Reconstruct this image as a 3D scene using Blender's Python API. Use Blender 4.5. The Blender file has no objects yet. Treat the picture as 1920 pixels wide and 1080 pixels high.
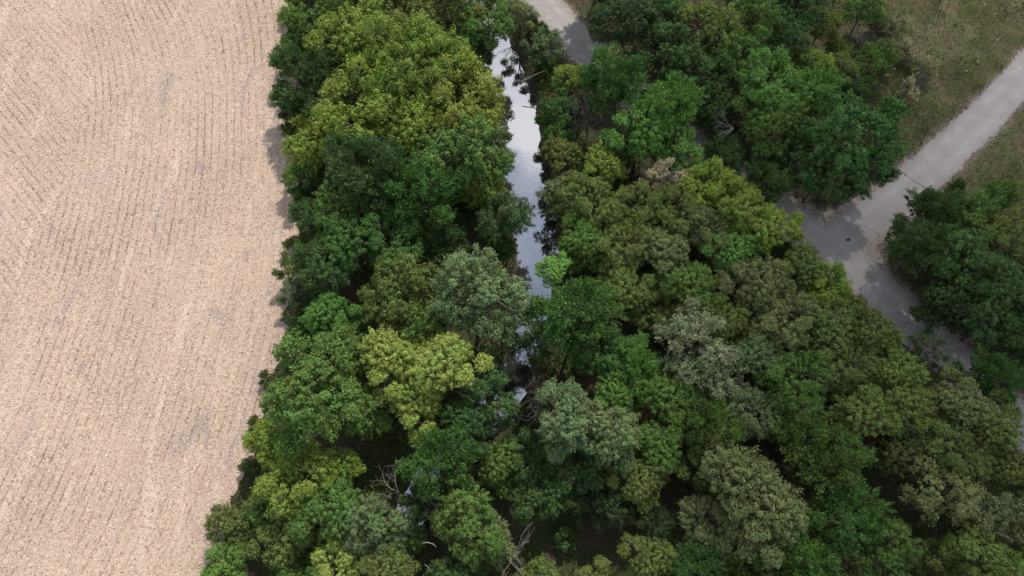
import bpy, math, random
import numpy as np
from mathutils import Vector, Matrix

R = math.radians
scene = bpy.context.scene
COL = scene.collection

# ------------------------------------------------------------------ camera
CAM_H, PITCH, LENS = 58.0, 64.0, 24.0
cam_d = bpy.data.cameras.new('camera')
cam_d.lens = LENS; cam_d.sensor_width = 36.0
cam_d.clip_start = 0.5; cam_d.clip_end = 5000
cam = bpy.data.objects.new('camera', cam_d)
COL.objects.link(cam)
CAM = np.array([0.0, -CAM_H / math.tan(R(PITCH)), CAM_H])
cam.location = CAM
cam.rotation_euler = (R(90 - PITCH), 0, 0)
scene.camera = cam

# ------------------------------------------------------------------ light
SUN_EL, SUN_AZ = 51.0, 20.0          # azimuth clockwise from +Y
sd = bpy.data.lights.new('sun', 'SUN')
sd.energy = 4.05; sd.angle = R(.8); sd.color = (1.0, 0.93, 0.84)
sun = bpy.data.objects.new('sun', sd)
COL.objects.link(sun)
sdir = Vector((math.sin(R(SUN_AZ)) * math.cos(R(SUN_EL)), math.cos(R(SUN_AZ)) * math.cos(R(SUN_EL)), math.sin(R(SUN_EL))))
sun.rotation_euler = sdir.to_track_quat('Z', 'Y').to_euler()
sun.location = (20, 40, 90)

world = bpy.data.worlds.new('World')
scene.world = world
world.use_nodes = True
nt = world.node_tree
for n in list(nt.nodes): nt.nodes.remove(n)
def wn(t, **k):
    n = nt.nodes.new(t)
    for a, b in k.items(): setattr(n, a, b)
    return n
wo = wn('ShaderNodeOutputWorld'); bg = wn('ShaderNodeBackground')
sky = wn('ShaderNodeTexSky', sky_type='NISHITA', sun_disc=False)
sky.sun_elevation = R(SUN_EL); sky.sun_rotation = R(SUN_AZ)
sky.altitude = 200; sky.air_density = 1.0; sky.dust_density = 1.0
tc = wn('ShaderNodeTexCoord')
sep = wn('ShaderNodeSeparateXYZ')
nt.links.new(tc.outputs['Generated'], sep.inputs[0])
zc = wn('ShaderNodeMath', operation='MAXIMUM'); zc.inputs[1].default_value = 0.06
nt.links.new(sep.outputs[2], zc.inputs[0])
dx = wn('ShaderNodeMath', operation='DIVIDE'); dy = wn('ShaderNodeMath', operation='DIVIDE')
nt.links.new(sep.outputs[0], dx.inputs[0]); nt.links.new(zc.outputs[0], dx.inputs[1])
nt.links.new(sep.outputs[1], dy.inputs[0]); nt.links.new(zc.outputs[0], dy.inputs[1])
cmb = wn('ShaderNodeCombineXYZ')
nt.links.new(dx.outputs[0], cmb.inputs[0]); nt.links.new(dy.outputs[0], cmb.inputs[1])
cn = wn('ShaderNodeTexNoise'); cn.inputs['Scale'].default_value = 2.6; cn.inputs['Detail'].default_value = 6
cn.inputs['Roughness'].default_value = 0.52; cn.inputs['Distortion'].default_value = 0.35
nt.links.new(cmb.outputs[0], cn.inputs['Vector'])
cr = wn('ShaderNodeMapRange', interpolation_type='SMOOTHSTEP')
cr.inputs['From Min'].default_value = 0.40; cr.inputs['From Max'].default_value = 0.60
nt.links.new(cn.outputs['Fac'], cr.inputs['Value'])
cb = wn('ShaderNodeTexNoise'); cb.inputs['Scale'].default_value = 4.2; cb.inputs['Detail'].default_value = 3
nt.links.new(cmb.outputs[0], cb.inputs['Vector'])
cramp = wn('ShaderNodeValToRGB')
cramp.color_ramp.elements[0].position = 0.34; cramp.color_ramp.elements[0].color = (3.9, 4.3, 5.2, 1)
cramp.color_ramp.elements[1].position = 0.64; cramp.color_ramp.elements[1].color = (13, 13, 13.2, 1)
nt.links.new(cb.outputs['Fac'], cramp.inputs['Fac'])
mx = wn('ShaderNodeMix', data_type='RGBA')
nt.links.new(cr.outputs[0], mx.inputs[0]); nt.links.new(sky.outputs[0], mx.inputs[6]); nt.links.new(cramp.outputs[0], mx.inputs[7])
last = mx.outputs[2]
# two cumulus heads the creek mirrors; darker sky patches added to dim its reflections
dn = wn('ShaderNodeTexNoise'); dn.inputs['Scale'].default_value = 7; dn.inputs['Detail'].default_value = 4
nt.links.new(cmb.outputs[0], dn.inputs['Vector'])
for (cx_, cy_, r0, colr) in ((.02, .93, .16, (11, 11, 11.6)), (.05, .80, .105, (12.8, 12.6, 12.6)), (-.03, .72, .06, (4.6, 5.6, 7.4)), (.03, .60, .14, (5.0, 5.6, 7.0)), (.0, .44, .12, (3.2, 3.8, 5.0)), (.0, .15, .17, (1.7, 2.3, 3.9))):
    vsb = wn('ShaderNodeVectorMath', operation='DISTANCE'); vsb.inputs[1].default_value = (cx_, cy_, 0)
    nt.links.new(cmb.outputs[0], vsb.inputs[0])
    ad = wn('ShaderNodeMath', operation='MULTIPLY_ADD'); ad.inputs[1].default_value = .12
    nt.links.new(dn.outputs['Fac'], ad.inputs[0]); nt.links.new(vsb.outputs['Value'], ad.inputs[2])
    mrn = wn('ShaderNodeMapRange', interpolation_type='SMOOTHSTEP')
    mrn.inputs['From Min'].default_value = r0 * .45 + .05; mrn.inputs['From Max'].default_value = r0 * 1.15 + .06
    mrn.inputs['To Min'].default_value = 1; mrn.inputs['To Max'].default_value = 0
    nt.links.new(ad.outputs[0], mrn.inputs['Value'])
    m2 = wn('ShaderNodeMix', data_type='RGBA'); m2.inputs[7].default_value = (*colr, 1)
    nt.links.new(mrn.outputs[0], m2.inputs[0]); nt.links.new(last, m2.inputs[6]); last = m2.outputs[2]
nt.links.new(last, bg.inputs['Color'])
bg.inputs['Strength'].default_value = 0.132
nt.links.new(bg.outputs[0], wo.inputs[0])

vs = scene.view_settings
vs.view_transform = 'Standard'; vs.look = 'None'; vs.exposure = 0.0; vs.gamma = 1.0; vs.use_curve_mapping = False
scene.cycles.max_bounces = 6
scene.cycles.diffuse_bounces = 3
scene.cycles.transparent_max_bounces = 8
scene.cycles.use_denoising = True

# ------------------------------------------------------------------ ground coordinates
FPX = LENS / 36.0 * 1920.0
FW = np.array([0, math.cos(R(PITCH)), -math.sin(R(PITCH))])
UP = np.array([0, math.sin(R(PITCH)), math.cos(R(PITCH))])
RT = np.array([1.0, 0, 0])
def at(px, py, z=0.0):
    d = FW + RT * ((px - 960) / FPX) + UP * ((540 - py) / FPX)
    t = (z - CAM[2]) / d[2]
    return CAM + d * t
def depth(px, py, z=0.0):
    return float(np.dot(at(px, py, z) - CAM, FW))
def pts(l, z=0.0):
    return np.array([at(a, b, z)[:2] for a, b in l])

# ------------------------------------------------------------------ numpy helpers
def hash2(ix, iy, s):
    n = np.sin(ix * 127.1 + iy * 311.7 + s * 74.7) * 43758.5453
    return n - np.floor(n)
def vnoise(x, y, s=0):
    ix, iy = np.floor(x), np.floor(y)
    fx, fy = x - ix, y - iy
    fx = fx * fx * (3 - 2 * fx); fy = fy * fy * (3 - 2 * fy)
    a, b = hash2(ix, iy, s), hash2(ix + 1, iy, s)
    c, d = hash2(ix, iy + 1, s), hash2(ix + 1, iy + 1, s)
    return (a * (1 - fx) + b * fx) * (1 - fy) + (c * (1 - fx) + d * fx) * fy
def fnoise(x, y, s=0):
    return (vnoise(x, y, s) + .5 * vnoise(x * 2.1, y * 2.1, s + 3) + .25 * vnoise(x * 4.3, y * 4.3, s + 7)) / 1.75
def sstep(a, b, x):
    t = np.clip((x - a) / (b - a), 0, 1); return t * t * (3 - 2 * t)
def polydist(x, y, P, W):
    """distance to the edge of a polyline of varying half width (negative inside)"""
    best = np.full(np.shape(x), 1e9)
    for i in range(len(P) - 1):
        a, b = P[i], P[i + 1]; e = b - a; L2 = e @ e
        t = np.clip(((x - a[0]) * e[0] + (y - a[1]) * e[1]) / L2, 0, 1)
        d = np.hypot(x - a[0] - t * e[0], y - a[1] - t * e[1]) - (W[i] * (1 - t) + W[i + 1] * t)
        best = np.minimum(best, d)
    return best
def smooth_poly(P, W, n=6):
    P = np.array(P, float); W = np.array(W, float); out = []; ow = []
    for i in range(len(P) - 1):
        p0, p1, p2, p3 = P[max(i - 1, 0)], P[i], P[i + 1], P[min(i + 2, len(P) - 1)]
        for k in range(n):
            t = k / n
            out.append(.5 * ((2 * p1) + (-p0 + p2) * t + (2 * p0 - 5 * p1 + 4 * p2 - p3) * t * t + (-p0 + 3 * p1 - 3 * p2 + p3) * t ** 3))
            ow.append(W[i] * (1 - t) + W[i + 1] * t)
    out.append(P[-1]); ow.append(W[-1])
    return np.array(out), np.array(ow)

def mesh_np(name, V, F, attrs=None, smooth=False, mat=None):
    """V (n,3), F (m,k) equal-size faces; attrs {name: per-vertex float}"""
    me = bpy.data.meshes.new(name)
    F = np.asarray(F, dtype=np.int32); m, k = F.shape
    me.vertices.add(len(V)); me.vertices.foreach_set('co', np.asarray(V, dtype=np.float32).ravel())
    me.loops.add(m * k); me.loops.foreach_set('vertex_index', F.ravel())
    me.polygons.add(m)
    me.polygons.foreach_set('loop_start', np.arange(0, m * k, k, dtype=np.int32))
    me.polygons.foreach_set('loop_total', np.full(m, k, dtype=np.int32))
    if attrs:
        for an, av in attrs.items():
            a = me.attributes.new(an, 'FLOAT', 'POINT')
            a.data.foreach_set('value', np.asarray(av, dtype=np.float32))
    me.update(calc_edges=True)
    if smooth: me.polygons.foreach_set('use_smooth', np.ones(m, dtype=bool))
    if mat: me.materials.append(mat)
    return me
def obj(name, me, parent=None, **props):
    o = bpy.data.objects.new(name, me)
    COL.objects.link(o)
    if parent: o.parent = parent
    for k, v in props.items(): o[k] = v
    return o

# ------------------------------------------------------------------ plan of the place
ROAD_W = 1
road_a, road_aw = smooth_poly(pts([(880, -140), (1012, 0), (1060, 50), (1105, 100), (1165, 155), (1240, 222), (1330, 300), (1420, 372), (1500, 425), (1580, 478), (1650, 548), (1730, 622), (1800, 690), (1890, 775), (1990, 880), (2120, 1040), (2220, 1180)]),
                              [2.1, 2.2, 2.2, 2.25, 2.2, 2.1, 2.1, 2.4, 2.8, 2.8, 2.4, 2.2, 2.1, 2.0, 2.0, 2.0, 2.0])
road_b, road_bw = smooth_poly(pts([(1560, 455), (1640, 405), (1725, 335), (1800, 262), (1868, 195), (1940, 120), (2040, 20), (2180, -120)]),
                              [2.6, 2.6, 2.2, 2.0, 1.9, 2.0, 2.0, 2.0])
creek, creek_w = smooth_poly(pts([(850, -170), (875, -80), (895, 0), (925, 85), (945, 150), (958, 200), (966, 250), (973, 300), (980, 350), (998, 400), (1008, 450), (1006, 500), (1000, 545), (996, 590), (990, 640), (960, 715), (890, 820), (805, 915), (765, 1000), (745, 1090), (740, 1200)], -0.85),
                             [1.5, 1.5, 1.5, 1.6, 2.3, 2.2, 2.2, 2.2, 2.0, 1.8, 1.6, 1.5, 1.4, 1.2, 1.1, 1.1, 1.1, 1.1, 1.1, 1.1, 1.1])
CREEK_SHIFT = 0.0
field_edge_px = [(560, -150), (545, 0), (538, 60), (548, 100), (556, 180), (560, 260), (556, 330), (566, 400), (552, 480), (548, 560), (546, 640), (520, 690), (500, 740), (488, 810), (475, 870), (430, 940), (412, 1000), (395, 1080), (360, 1180)]
field_edge = pts(field_edge_px)
_fe = field_edge[np.argsort(field_edge[:, 1])]
def field_x(y):
    return np.interp(y, _fe[:, 1], _fe[:, 0])
def sdf_road(x, y):
    a = polydist(x, y, road_a, road_aw); b = polydist(x, y, road_b, road_bw)
    k = 1.6
    h = np.clip(.5 + .5 * (b - a) / k, 0, 1)
    d = b * (1 - h) + a * h - k * h * (1 - h)
    return d + (fnoise(x * .9, y * .9, 5) - .5) * .7 + (vnoise(x * 4, y * 4, 9) - .5) * .22
def sdf_creek(x, y):
    return polydist(x, y, creek, creek_w) + (fnoise(x * .7, y * .7, 11) - .5) * .8
def sdf_field(x, y):
    return (x - field_x(y)) + (fnoise(x * .6, y * .6, 21) - .5) * 1.0 + (vnoise(x * 3, y * 3, 22) - .5) * .35
def terrain(x, y):
    dc = sdf_creek(x, y)
    z = -1.7 * (1 - sstep(-1.2, 2.0, dc))
    dr = sdf_road(x, y); df = sdf_field(x, y)
    rough = np.clip(sstep(0.3, 3, dr) * sstep(0.3, 2.5, df), 0, 1)
    return z + rough * (fnoise(x * .35, y * .35, 31) - .4) * .35
G_POLY = pts([(1655, -160), (1640, 0), (1610, 60), (1640, 170), (1680, 230), (1720, 330), (1680, 420), (1730, 380), (1900, 420), (2100, 480), (2600, 300), (2600, -160)])
def in_poly(x, y, P):
    c = np.zeros(np.shape(x), bool); n = len(P)
    for i in range(n):
        x1, y1 = P[i]; x2, y2 = P[(i + 1) % n]
        hit = ((y1 > y) != (y2 > y)) & (x < (x2 - x1) * (y - y1) / (y2 - y1 + 1e-12) + x1)
        c ^= hit
    return c
def grass_mask(x, y):
    jx = (fnoise(x * .5, y * .5, 41) - .5) * 4; jy = (fnoise(x * .5, y * .5, 42) - .5) * 4
    return in_poly(x + jx, y + jy, G_POLY).astype(float)

# ------------------------------------------------------------------ node helpers
def new_mat(name):
    m = bpy.data.materials.new(name); m.use_nodes = True
    t = m.node_tree
    for n in list(t.nodes): t.nodes.remove(n)
    return m, t
class NT:
    def __init__(s, t): s.t = t
    def n(s, typ, **k):
        x = s.t.nodes.new(typ)
        for a, b in k.items(): setattr(x, a, b)
        return x
    def link(s, a, b): s.t.links.new(a, b)
    def val(s, sock, v):
        if hasattr(v, 'links') or hasattr(v, 'is_output'): s.link(v, sock)
        else: sock.default_value = v
    def math(s, op, a, b=0.0, clamp=False):
        x = s.n('ShaderNodeMath', operation=op, use_clamp=clamp)
        s.val(x.inputs[0], a); s.val(x.inputs[1], b)
        return x.outputs[0]
    def mix(s, f, a, b, blend='MIX'):
        x = s.n('ShaderNodeMix', data_type='RGBA', blend_type=blend)
        s.val(x.inputs[0], f)
        for i, v in ((6, a), (7, b)):
            if isinstance(v, tuple): x.inputs[i].default_value = (*v[:3], 1)
            else: s.link(v, x.inputs[i])
        return x.outputs[2]
    def noise(s, vec, scale, detail=3, rough=.5, dist=0):
        x = s.n('ShaderNodeTexNoise'); x.inputs['Scale'].default_value = scale
        x.inputs['Detail'].default_value = detail; x.inputs['Roughness'].default_value = rough
        x.inputs['Distortion'].default_value = dist
        if vec is not None: s.link(vec, x.inputs['Vector'])
        return x.outputs['Fac']
    def rng(s, v, a, b, c=0.0, d=1.0, sm=True):
        x = s.n('ShaderNodeMapRange'); 
        if sm: x.interpolation_type = 'SMOOTHSTEP'
        s.link(v, x.inputs['Value'])
        for i, q in zip(('From Min', 'From Max', 'To Min', 'To Max'), (a, b, c, d)): x.inputs[i].default_value = q
        return x.outputs[0]
    def attr(s, name, typ='GEOMETRY'):
        x = s.n('ShaderNodeAttribute'); x.attribute_name = name; x.attribute_type = typ
        return x
def pos(N): return N.n('ShaderNodeNewGeometry').outputs['Position']
def stretch(N, vec, sc, rot=0):
    m = N.n('ShaderNodeMapping'); m.inputs['Scale'].default_value = sc; m.inputs['Rotation'].default_value = (0, 0, rot)
    N.link(vec, m.inputs['Vector']); return m.outputs[0]

# --- foliage: colour comes from the object's own colour (each tree its own)
def foliage_mat(name, trans=.24):
    m, t = new_mat(name); N = NT(t)
    oc = N.n('ShaderNodeObjectInfo')
    tint = N.attr('tint').outputs['Fac']
    p = pos(N)
    n1 = N.noise(p, .55, 4, .6); n0 = N.noise(p, .23, 2)
    c = N.mix(N.rng(n1, .35, .65, .0, 1.0), oc.outputs['Color'], (.80, 1.0, .9), 'MULTIPLY')
    c = N.mix(N.rng(n0, .38, .62, .0, .16), c, (.10, .135, .034))
    v = N.n('ShaderNodeHueSaturation')
    N.link(c, v.inputs['Color'])
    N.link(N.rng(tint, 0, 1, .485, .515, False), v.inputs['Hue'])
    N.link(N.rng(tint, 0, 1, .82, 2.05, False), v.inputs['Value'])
    v.inputs['Saturation'].default_value = .90
    d = N.n('ShaderNodeBsdfDiffuse'); tr = N.n('ShaderNodeBsdfTranslucent'); g = N.n('ShaderNodeBsdfGlossy')
    N.link(v.outputs[0], d.inputs['Color'])
    tc2 = N.mix(.5, v.outputs[0], (1.0, 1.1, .55), 'MULTIPLY')
    N.link(tc2, tr.inputs['Color'])
    g.inputs['Roughness'].default_value = .6; g.inputs['Color'].default_value = (.9, 1, .8, 1)
    a = N.n('ShaderNodeMixShader'); a.inputs[0].default_value = trans
    N.link(d.outputs[0], a.inputs[1]); N.link(tr.outputs[0], a.inputs[2])
    b = N.n('ShaderNodeMixShader'); b.inputs[0].default_value = .012
    N.link(a.outputs[0], b.inputs[1]); N.link(g.outputs[0], b.inputs[2])
    o = N.n('ShaderNodeOutputMaterial'); N.link(b.outputs[0], o.inputs[0])
    return m
M_LEAF = foliage_mat('foliage')

def bark_mat(name, ca, cb_):
    m, t = new_mat(name); N = NT(t)
    b = N.n('ShaderNodeBsdfPrincipled'); b.inputs['Roughness'].default_value = .9
    p = pos(N)
    n = N.noise(stretch(N, p, (3, 3, .6)), 3, 4, .6)
    N.link(N.mix(N.rng(n, .3, .7), ca, cb_), b.inputs['Base Color'])
    bp = N.n('ShaderNodeBump'); bp.inputs['Strength'].default_value = .5; bp.inputs['Distance'].default_value = .03
    N.link(n, bp.inputs['Height']); N.link(bp.outputs[0], b.inputs['Normal'])
    o = N.n('ShaderNodeOutputMaterial'); N.link(b.outputs[0], o.inputs[0])
    return m
M_BARK = bark_mat('bark', (.09, .075, .055), (.20, .175, .14))
M_DEAD = bark_mat('dead_wood', (.18, .16, .135), (.34, .31, .27))
M_TWIG = bark_mat('grey_twigs', (.10, .09, .085), (.21, .19, .18))

def simple(name, c, rough=.8, metal=0):
    m, t = new_mat(name); N = NT(t)
    b = N.n('ShaderNodeBsdfPrincipled'); b.inputs['Roughness'].default_value = rough; b.inputs['Metallic'].default_value = metal
    n = N.noise(pos(N), 14, 3)
    N.link(N.mix(N.rng(n, .3, .7), tuple(x * .75 for x in c), tuple(min(1, x * 1.2) for x in c)), b.inputs['Base Color'])
    o = N.n('ShaderNodeOutputMaterial'); N.link(b.outputs[0], o.inputs[0])
    return m

# ------------------------------------------------------------------ ground materials
def ground_mat():
    m, t = new_mat('woodland_soil'); N = NT(t); p = pos(N)
    b = N.n('ShaderNodeBsdfPrincipled'); b.inputs['Roughness'].default_value = 1.0
    n1 = N.noise(p, .35, 4, .6); n2 = N.noise(p, 3.5, 5, .65); n3 = N.noise(p, 14, 3, .6)
    soil = N.mix(N.rng(n2, .3, .7), (.035, .025, .015), (.085, .06, .036))
    soil = N.mix(N.rng(n3, .52, .7), soil, (.12, .09, .055))
    soil = N.mix(N.rng(n1, .42, .60), soil, (.04, .055, .018))
    ng = N.noise(p, .55, 4, .6, .4)
    g = N.mix(N.rng(ng, .35, .6), (.14, .11, .062), (.085, .10, .032))
    g = N.mix(N.rng(N.noise(p, 1.9, 4, .65), .56, .7), g, (.17, .125, .09))
    g = N.mix(N.rng(N.noise(p, 7, 4, .65), .45, .68), g, (.085, .085, .035))
    c = N.mix(N.attr('grass').outputs['Fac'], soil, g)
    mud = N.mix(N.rng(n2, .35, .65), (.045, .033, .026), (.10, .08, .06))
    c = N.mix(N.attr('bank').outputs['Fac'], c, mud)
    verge = N.mix(N.rng(n2, .3, .7), (.17, .13, .095), (.30, .25, .21))
    c = N.mix(N.math('MULTIPLY', N.attr('verge').outputs['Fac'], N.rng(n2, .3, .62)), c, verge)
    N.link(c, b.inputs['Base Color'])
    bp = N.n('ShaderNodeBump'); bp.inputs['Strength'].default_value = .8; bp.inputs['Distance'].default_value = .12
    N.link(N.math('ADD', n2, N.math('MULTIPLY', n3, .5)), bp.inputs['Height']); N.link(bp.outputs[0], b.inputs['Normal'])
    o = N.n('ShaderNodeOutputMaterial'); N.link(b.outputs[0], o.inputs[0])
    return m
def road_mat():
    m, t = new_mat('pale_gravel'); N = NT(t); p = pos(N)
    b = N.n('ShaderNodeBsdfPrincipled'); b.inputs['Roughness'].default_value = .95
    n1 = N.noise(p, .45, 5, .6, .5); n2 = N.noise(p, 5, 4, .6); n3 = N.noise(p, 30, 2, .7)
    c = N.mix(N.rng(n1, .35, .65), (.29, .268, .255), (.355, .333, .318))
    # wheel tracks are paler, the middle strip and the rims carry darker dust
    tr = N.attr('across').outputs['Fac']
    rut = N.rng(N.math('ABSOLUTE', N.math('SUBTRACT', tr, .85)), .15, .55)
    c = N.mix(N.math('MULTIPLY', rut, .38), c, (.27, .245, .23))
    c = N.mix(N.rng(n2, .55, .75, 0, .35), c, (.20, .172, .155))
    c = N.mix(N.rng(n3, .6, .8, 0, .4), c, (.42, .39, .37))
    c = N.mix(N.math('MULTIPLY', N.rng(tr, 1.5, 2.2), N.rng(n2, .38, .6)), c, (.19, .145, .105))
    N.link(c, b.inputs['Base Color'])
    bp = N.n('ShaderNodeBump'); bp.inputs['Strength'].default_value = .5; bp.inputs['Distance'].default_value = .04
    N.link(N.math('ADD', n2, n3), bp.inputs['Height']); N.link(bp.outputs[0], b.inputs['Normal'])
    o = N.n('ShaderNodeOutputMaterial'); N.link(b.outputs[0], o.inputs[0])
    return m
def field_mat():
    m, t = new_mat('stubble_soil'); N = NT(t); p = pos(N)
    b = N.n('ShaderNodeBsdfPrincipled'); b.inputs['Roughness'].default_value = 1.0
    u = N.attr('row').outputs['Fac']
    w = N.noise(p, 1.2, 4, .7)
    u2 = N.math('ADD', u, N.math('MULTIPLY', N.math('SUBTRACT', w, .5), .09))
    fr = N.math('ABSOLUTE', N.math('SUBTRACT', N.math('FRACT', u2), .5))       # 0 on the row, .5 between
    line = N.rng(fr, .03, .15, 1, 0)
    cw = N.n('ShaderNodeCombineXYZ'); N.link(u, cw.inputs[0]); N.link(N.math('MULTIPLY', N.attr('along').outputs['Fac'], .11), cw.inputs[1])
    sweep = N.noise(cw.outputs[0], .42, 4, .62)
    streak = N.rng(N.noise(stretch(N, p, (1.0, .16, 1), .85), .55, 3, .5, .3), .56, .68)
    pres = N.math('MULTIPLY', N.math('MULTIPLY', N.math('SUBTRACT', 1.0, N.math('MULTIPLY', streak, .85)), N.rng(N.noise(p, .2, 4, .6, .8), .34, .56, .15, 1)), N.rng(sweep, .39, .58, .3, 1))
    cv = N.n('ShaderNodeCombineXYZ'); N.link(N.math('MULTIPLY', u, 1.0), cv.inputs[0]); N.link(N.math('MULTIPLY', N.attr('along').outputs['Fac'], .45), cv.inputs[1])
    brk = N.math('MULTIPLY', N.rng(N.noise(cv.outputs[0], 1.6, 3, .6), .42, .58), N.rng(N.noise(p, 6, 3, .7), .40, .56))
    line = N.math('MULTIPLY', N.math('MULTIPLY', line, pres), brk)
    big = N.noise(p, .085, 4, .55, .4)
    mid = N.noise(p, .7, 4, .6)
    fine = N.noise(p, 9, 4, .75); fine2 = N.noise(p, 4.5, 5, .8)
    c = N.mix(N.rng(big, .35, .65), (.445, .33, .262), (.505, .38, .295))
    c = N.mix(N.rng(mid, .55, .72, 0, .6), c, (.43, .34, .29))
    c = N.mix(N.rng(sweep, .50, .66, 0, .5), c, (.40, .305, .235))
    c = N.mix(N.rng(sweep, .42, .32, 0, .5), c, (.60, .475, .37))
    c = N.mix(N.math('MULTIPLY', streak, .55), c, (.62, .49, .40))
    grey = N.rng(N.noise(stretch(N, p, (1, .45, 1)), .42, 3, .5, .8), .60, .72, 0, .8)
    c = N.mix(grey, c, (.33, .265, .245))
    c = N.mix(N.rng(fine, .50, .64, 0, .85), c, (.26, .175, .12))
    c = N.mix(N.rng(fine2, .53, .66, 0, .8), c, (.76, .64, .54))
    c = N.mix(N.math('MULTIPLY', line, .9), c, (.17, .09, .042))
    N.link(c, b.inputs['Base Color'])
    bp = N.n('ShaderNodeBump'); bp.inputs['Strength'].default_value = .7; bp.inputs['Distance'].default_value = .06
    h = N.math('ADD', N.math('ADD', fine, N.math('MULTIPLY', fine2, .6)), N.math('MULTIPLY', N.math('MULTIPLY', fr, pres), .8))
    N.link(h, bp.inputs['Height']); N.link(bp.outputs[0], b.inputs['Normal'])
    o = N.n('ShaderNodeOutputMaterial'); N.link(b.outputs[0], o.inputs[0])
    return m
RIP = at(972, 232, -.85)
def water_mat():
    m, t = new_mat('creek_water'); N = NT(t)
    tcn = N.n('ShaderNodeTexCoord')
    p = tcn.outputs['Object']
    b = N.n('ShaderNodeBsdfDiffuse'); b.inputs['Color'].default_value = (.035, .036, .032, 1)
    g = N.n('ShaderNodeBsdfGlossy'); g.inputs['Roughness'].default_value = .03; g.inputs['Color'].default_value = (.93, .95, 1, 1)
    mixs = N.n('ShaderNodeMixShader')
    lw = N.n('ShaderNodeFresnel'); lw.inputs['IOR'].default_value = 4.6
    n1 = N.noise(p, .8, 3, .5); n2 = N.noise(p, 5, 2, .5)
    mp = N.n('ShaderNodeMapping'); mp.inputs['Location'].default_value = (-RIP[0], -RIP[1], 0)
    N.link(p, mp.inputs['Vector'])
    ln = N.n('ShaderNodeVectorMath', operation='LENGTH'); N.link(mp.outputs[0], ln.inputs[0])
    d = ln.outputs['Value']
    ring = N.math('MULTIPLY', N.math('SINE', N.math('MULTIPLY', d, 18.0)), N.rng(d, .3, 2.4, .07, 0))
    h = N.math('ADD', N.math('ADD', N.math('MULTIPLY', n1, .25), N.math('MULTIPLY', n2, .05)), ring)
    bp = N.n('ShaderNodeBump'); bp.inputs['Strength'].default_value = .25; bp.inputs['Distance'].default_value = .08
    N.link(h, bp.inputs['Height'])
    N.link(bp.outputs[0], g.inputs['Normal'])
    N.link(lw.outputs[0], mixs.inputs[0]); N.link(b.outputs[0], mixs.inputs[1]); N.link(g.outputs[0], mixs.inputs[2])
    o = N.n('ShaderNodeOutputMaterial'); N.link(mixs.outputs[0], o.inputs[0])
    return m

# ------------------------------------------------------------------ ground, one sheet to the horizon
def axis(lo, hi, step, far):
    a = list(np.arange(lo, hi + 1e-6, step)); s = step; x = hi
    while x < far: s *= 1.35; x += s; a.append(x)
    s = step; x = lo
    while x > -far: s *= 1.35; x -= s; a.insert(0, x)
    return np.array(a)
ax = axis(-30, 78, .4, 1200); ay = axis(-36, 66, .4, 1200)
X, Y = np.meshgrid(ax, ay)
inner = (np.abs(X - 24) < 62) & (np.abs(Y - 15) < 60)
Z = np.where(inner, terrain(X, Y), np.where(np.abs(X) > 400, terrain(X * 0 - 20, Y * 0), terrain(X, Y)))
nx, ny = len(ax), len(ay)
idx = np.arange(nx * ny).reshape(ny, nx)
F = np.stack([idx[:-1, :-1], idx[:-1, 1:], idx[1:, 1:], idx[1:, :-1]], -1).reshape(-1, 4)
dr = sdf_road(X, Y); dcr = sdf_creek(X, Y)
gm = grass_mask(X, Y)
me = mesh_np('ground', np.stack([X, Y, Z], -1).reshape(-1, 3), F,
             {'grass': gm.ravel(), 'bank': (1 - sstep(.2, 1.7, dcr)).ravel(), 'verge': (1 - sstep(.0, .9, dr)).ravel()}, True, ground_mat())
obj('ground', me, kind='structure')

def sheet(name, sdf, box, cell, zf, mat, attrs=None, grow=0.0):
    xs = np.arange(box[0], box[1], cell); ys = np.arange(box[2], box[3], cell)
    X, Y = np.meshgrid(xs, ys); D = sdf(X, Y) - grow
    e = .05
    for _ in range(2):
        Dn = sdf(X, Y) - grow
        gx = (sdf(X + e, Y) - sdf(X - e, Y)) / (2 * e); gy = (sdf(X, Y + e) - sdf(X, Y - e)) / (2 * e)
        g2 = np.maximum(gx * gx + gy * gy, .3)
        near = (np.abs(Dn) < cell * .62) | ((D > 0) & (D < cell * 1.5))
        mv = near & (D > -cell * .3)
        st = np.clip(Dn / g2, -cell * .5, cell * .5)
        X = X - np.where(mv, st * gx, 0); Y = Y - np.where(mv, st * gy, 0)
    ny, nx = X.shape; idx = np.arange(nx * ny).reshape(ny, nx)
    F = np.stack([idx[:-1, :-1], idx[:-1, 1:], idx[1:, 1:], idx[1:, :-1]], -1).reshape(-1, 4)
    Df = D.ravel()[F]
    keep = (Df.min(1) < 0) & (Df.max(1) < cell * 1.2)
    F = F[keep]; used = np.unique(F); mp = np.full(nx * ny, -1); mp[used] = np.arange(len(used)); F = mp[F]
    xv, yv = X.ravel()[used], Y.ravel()[used]
    at_ = {k: f(xv, yv) for k, f in (attrs or {}).items()}
    return mesh_np(name, np.stack([xv, yv, zf(xv, yv)], -1), F, at_, True, mat)

def across(x, y):
    return np.minimum(polydist(x, y, road_a, road_aw * 0), polydist(x, y, road_b, road_bw * 0))
road_me = sheet('road', sdf_road, (-10, 76, -36, 70), .25, lambda x, y: np.full(x.shape, .055) + np.maximum(terrain(x, y), 0), road_mat(), {'across': across})
obj('gravel_road', road_me, kind='structure')
water_me = sheet('water', sdf_creek, (-16, 10, -36, 70), .3, lambda x, y: np.full(x.shape, -.85), water_mat(), None, .9)
obj('creek_water', water_me, kind='structure')

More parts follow.
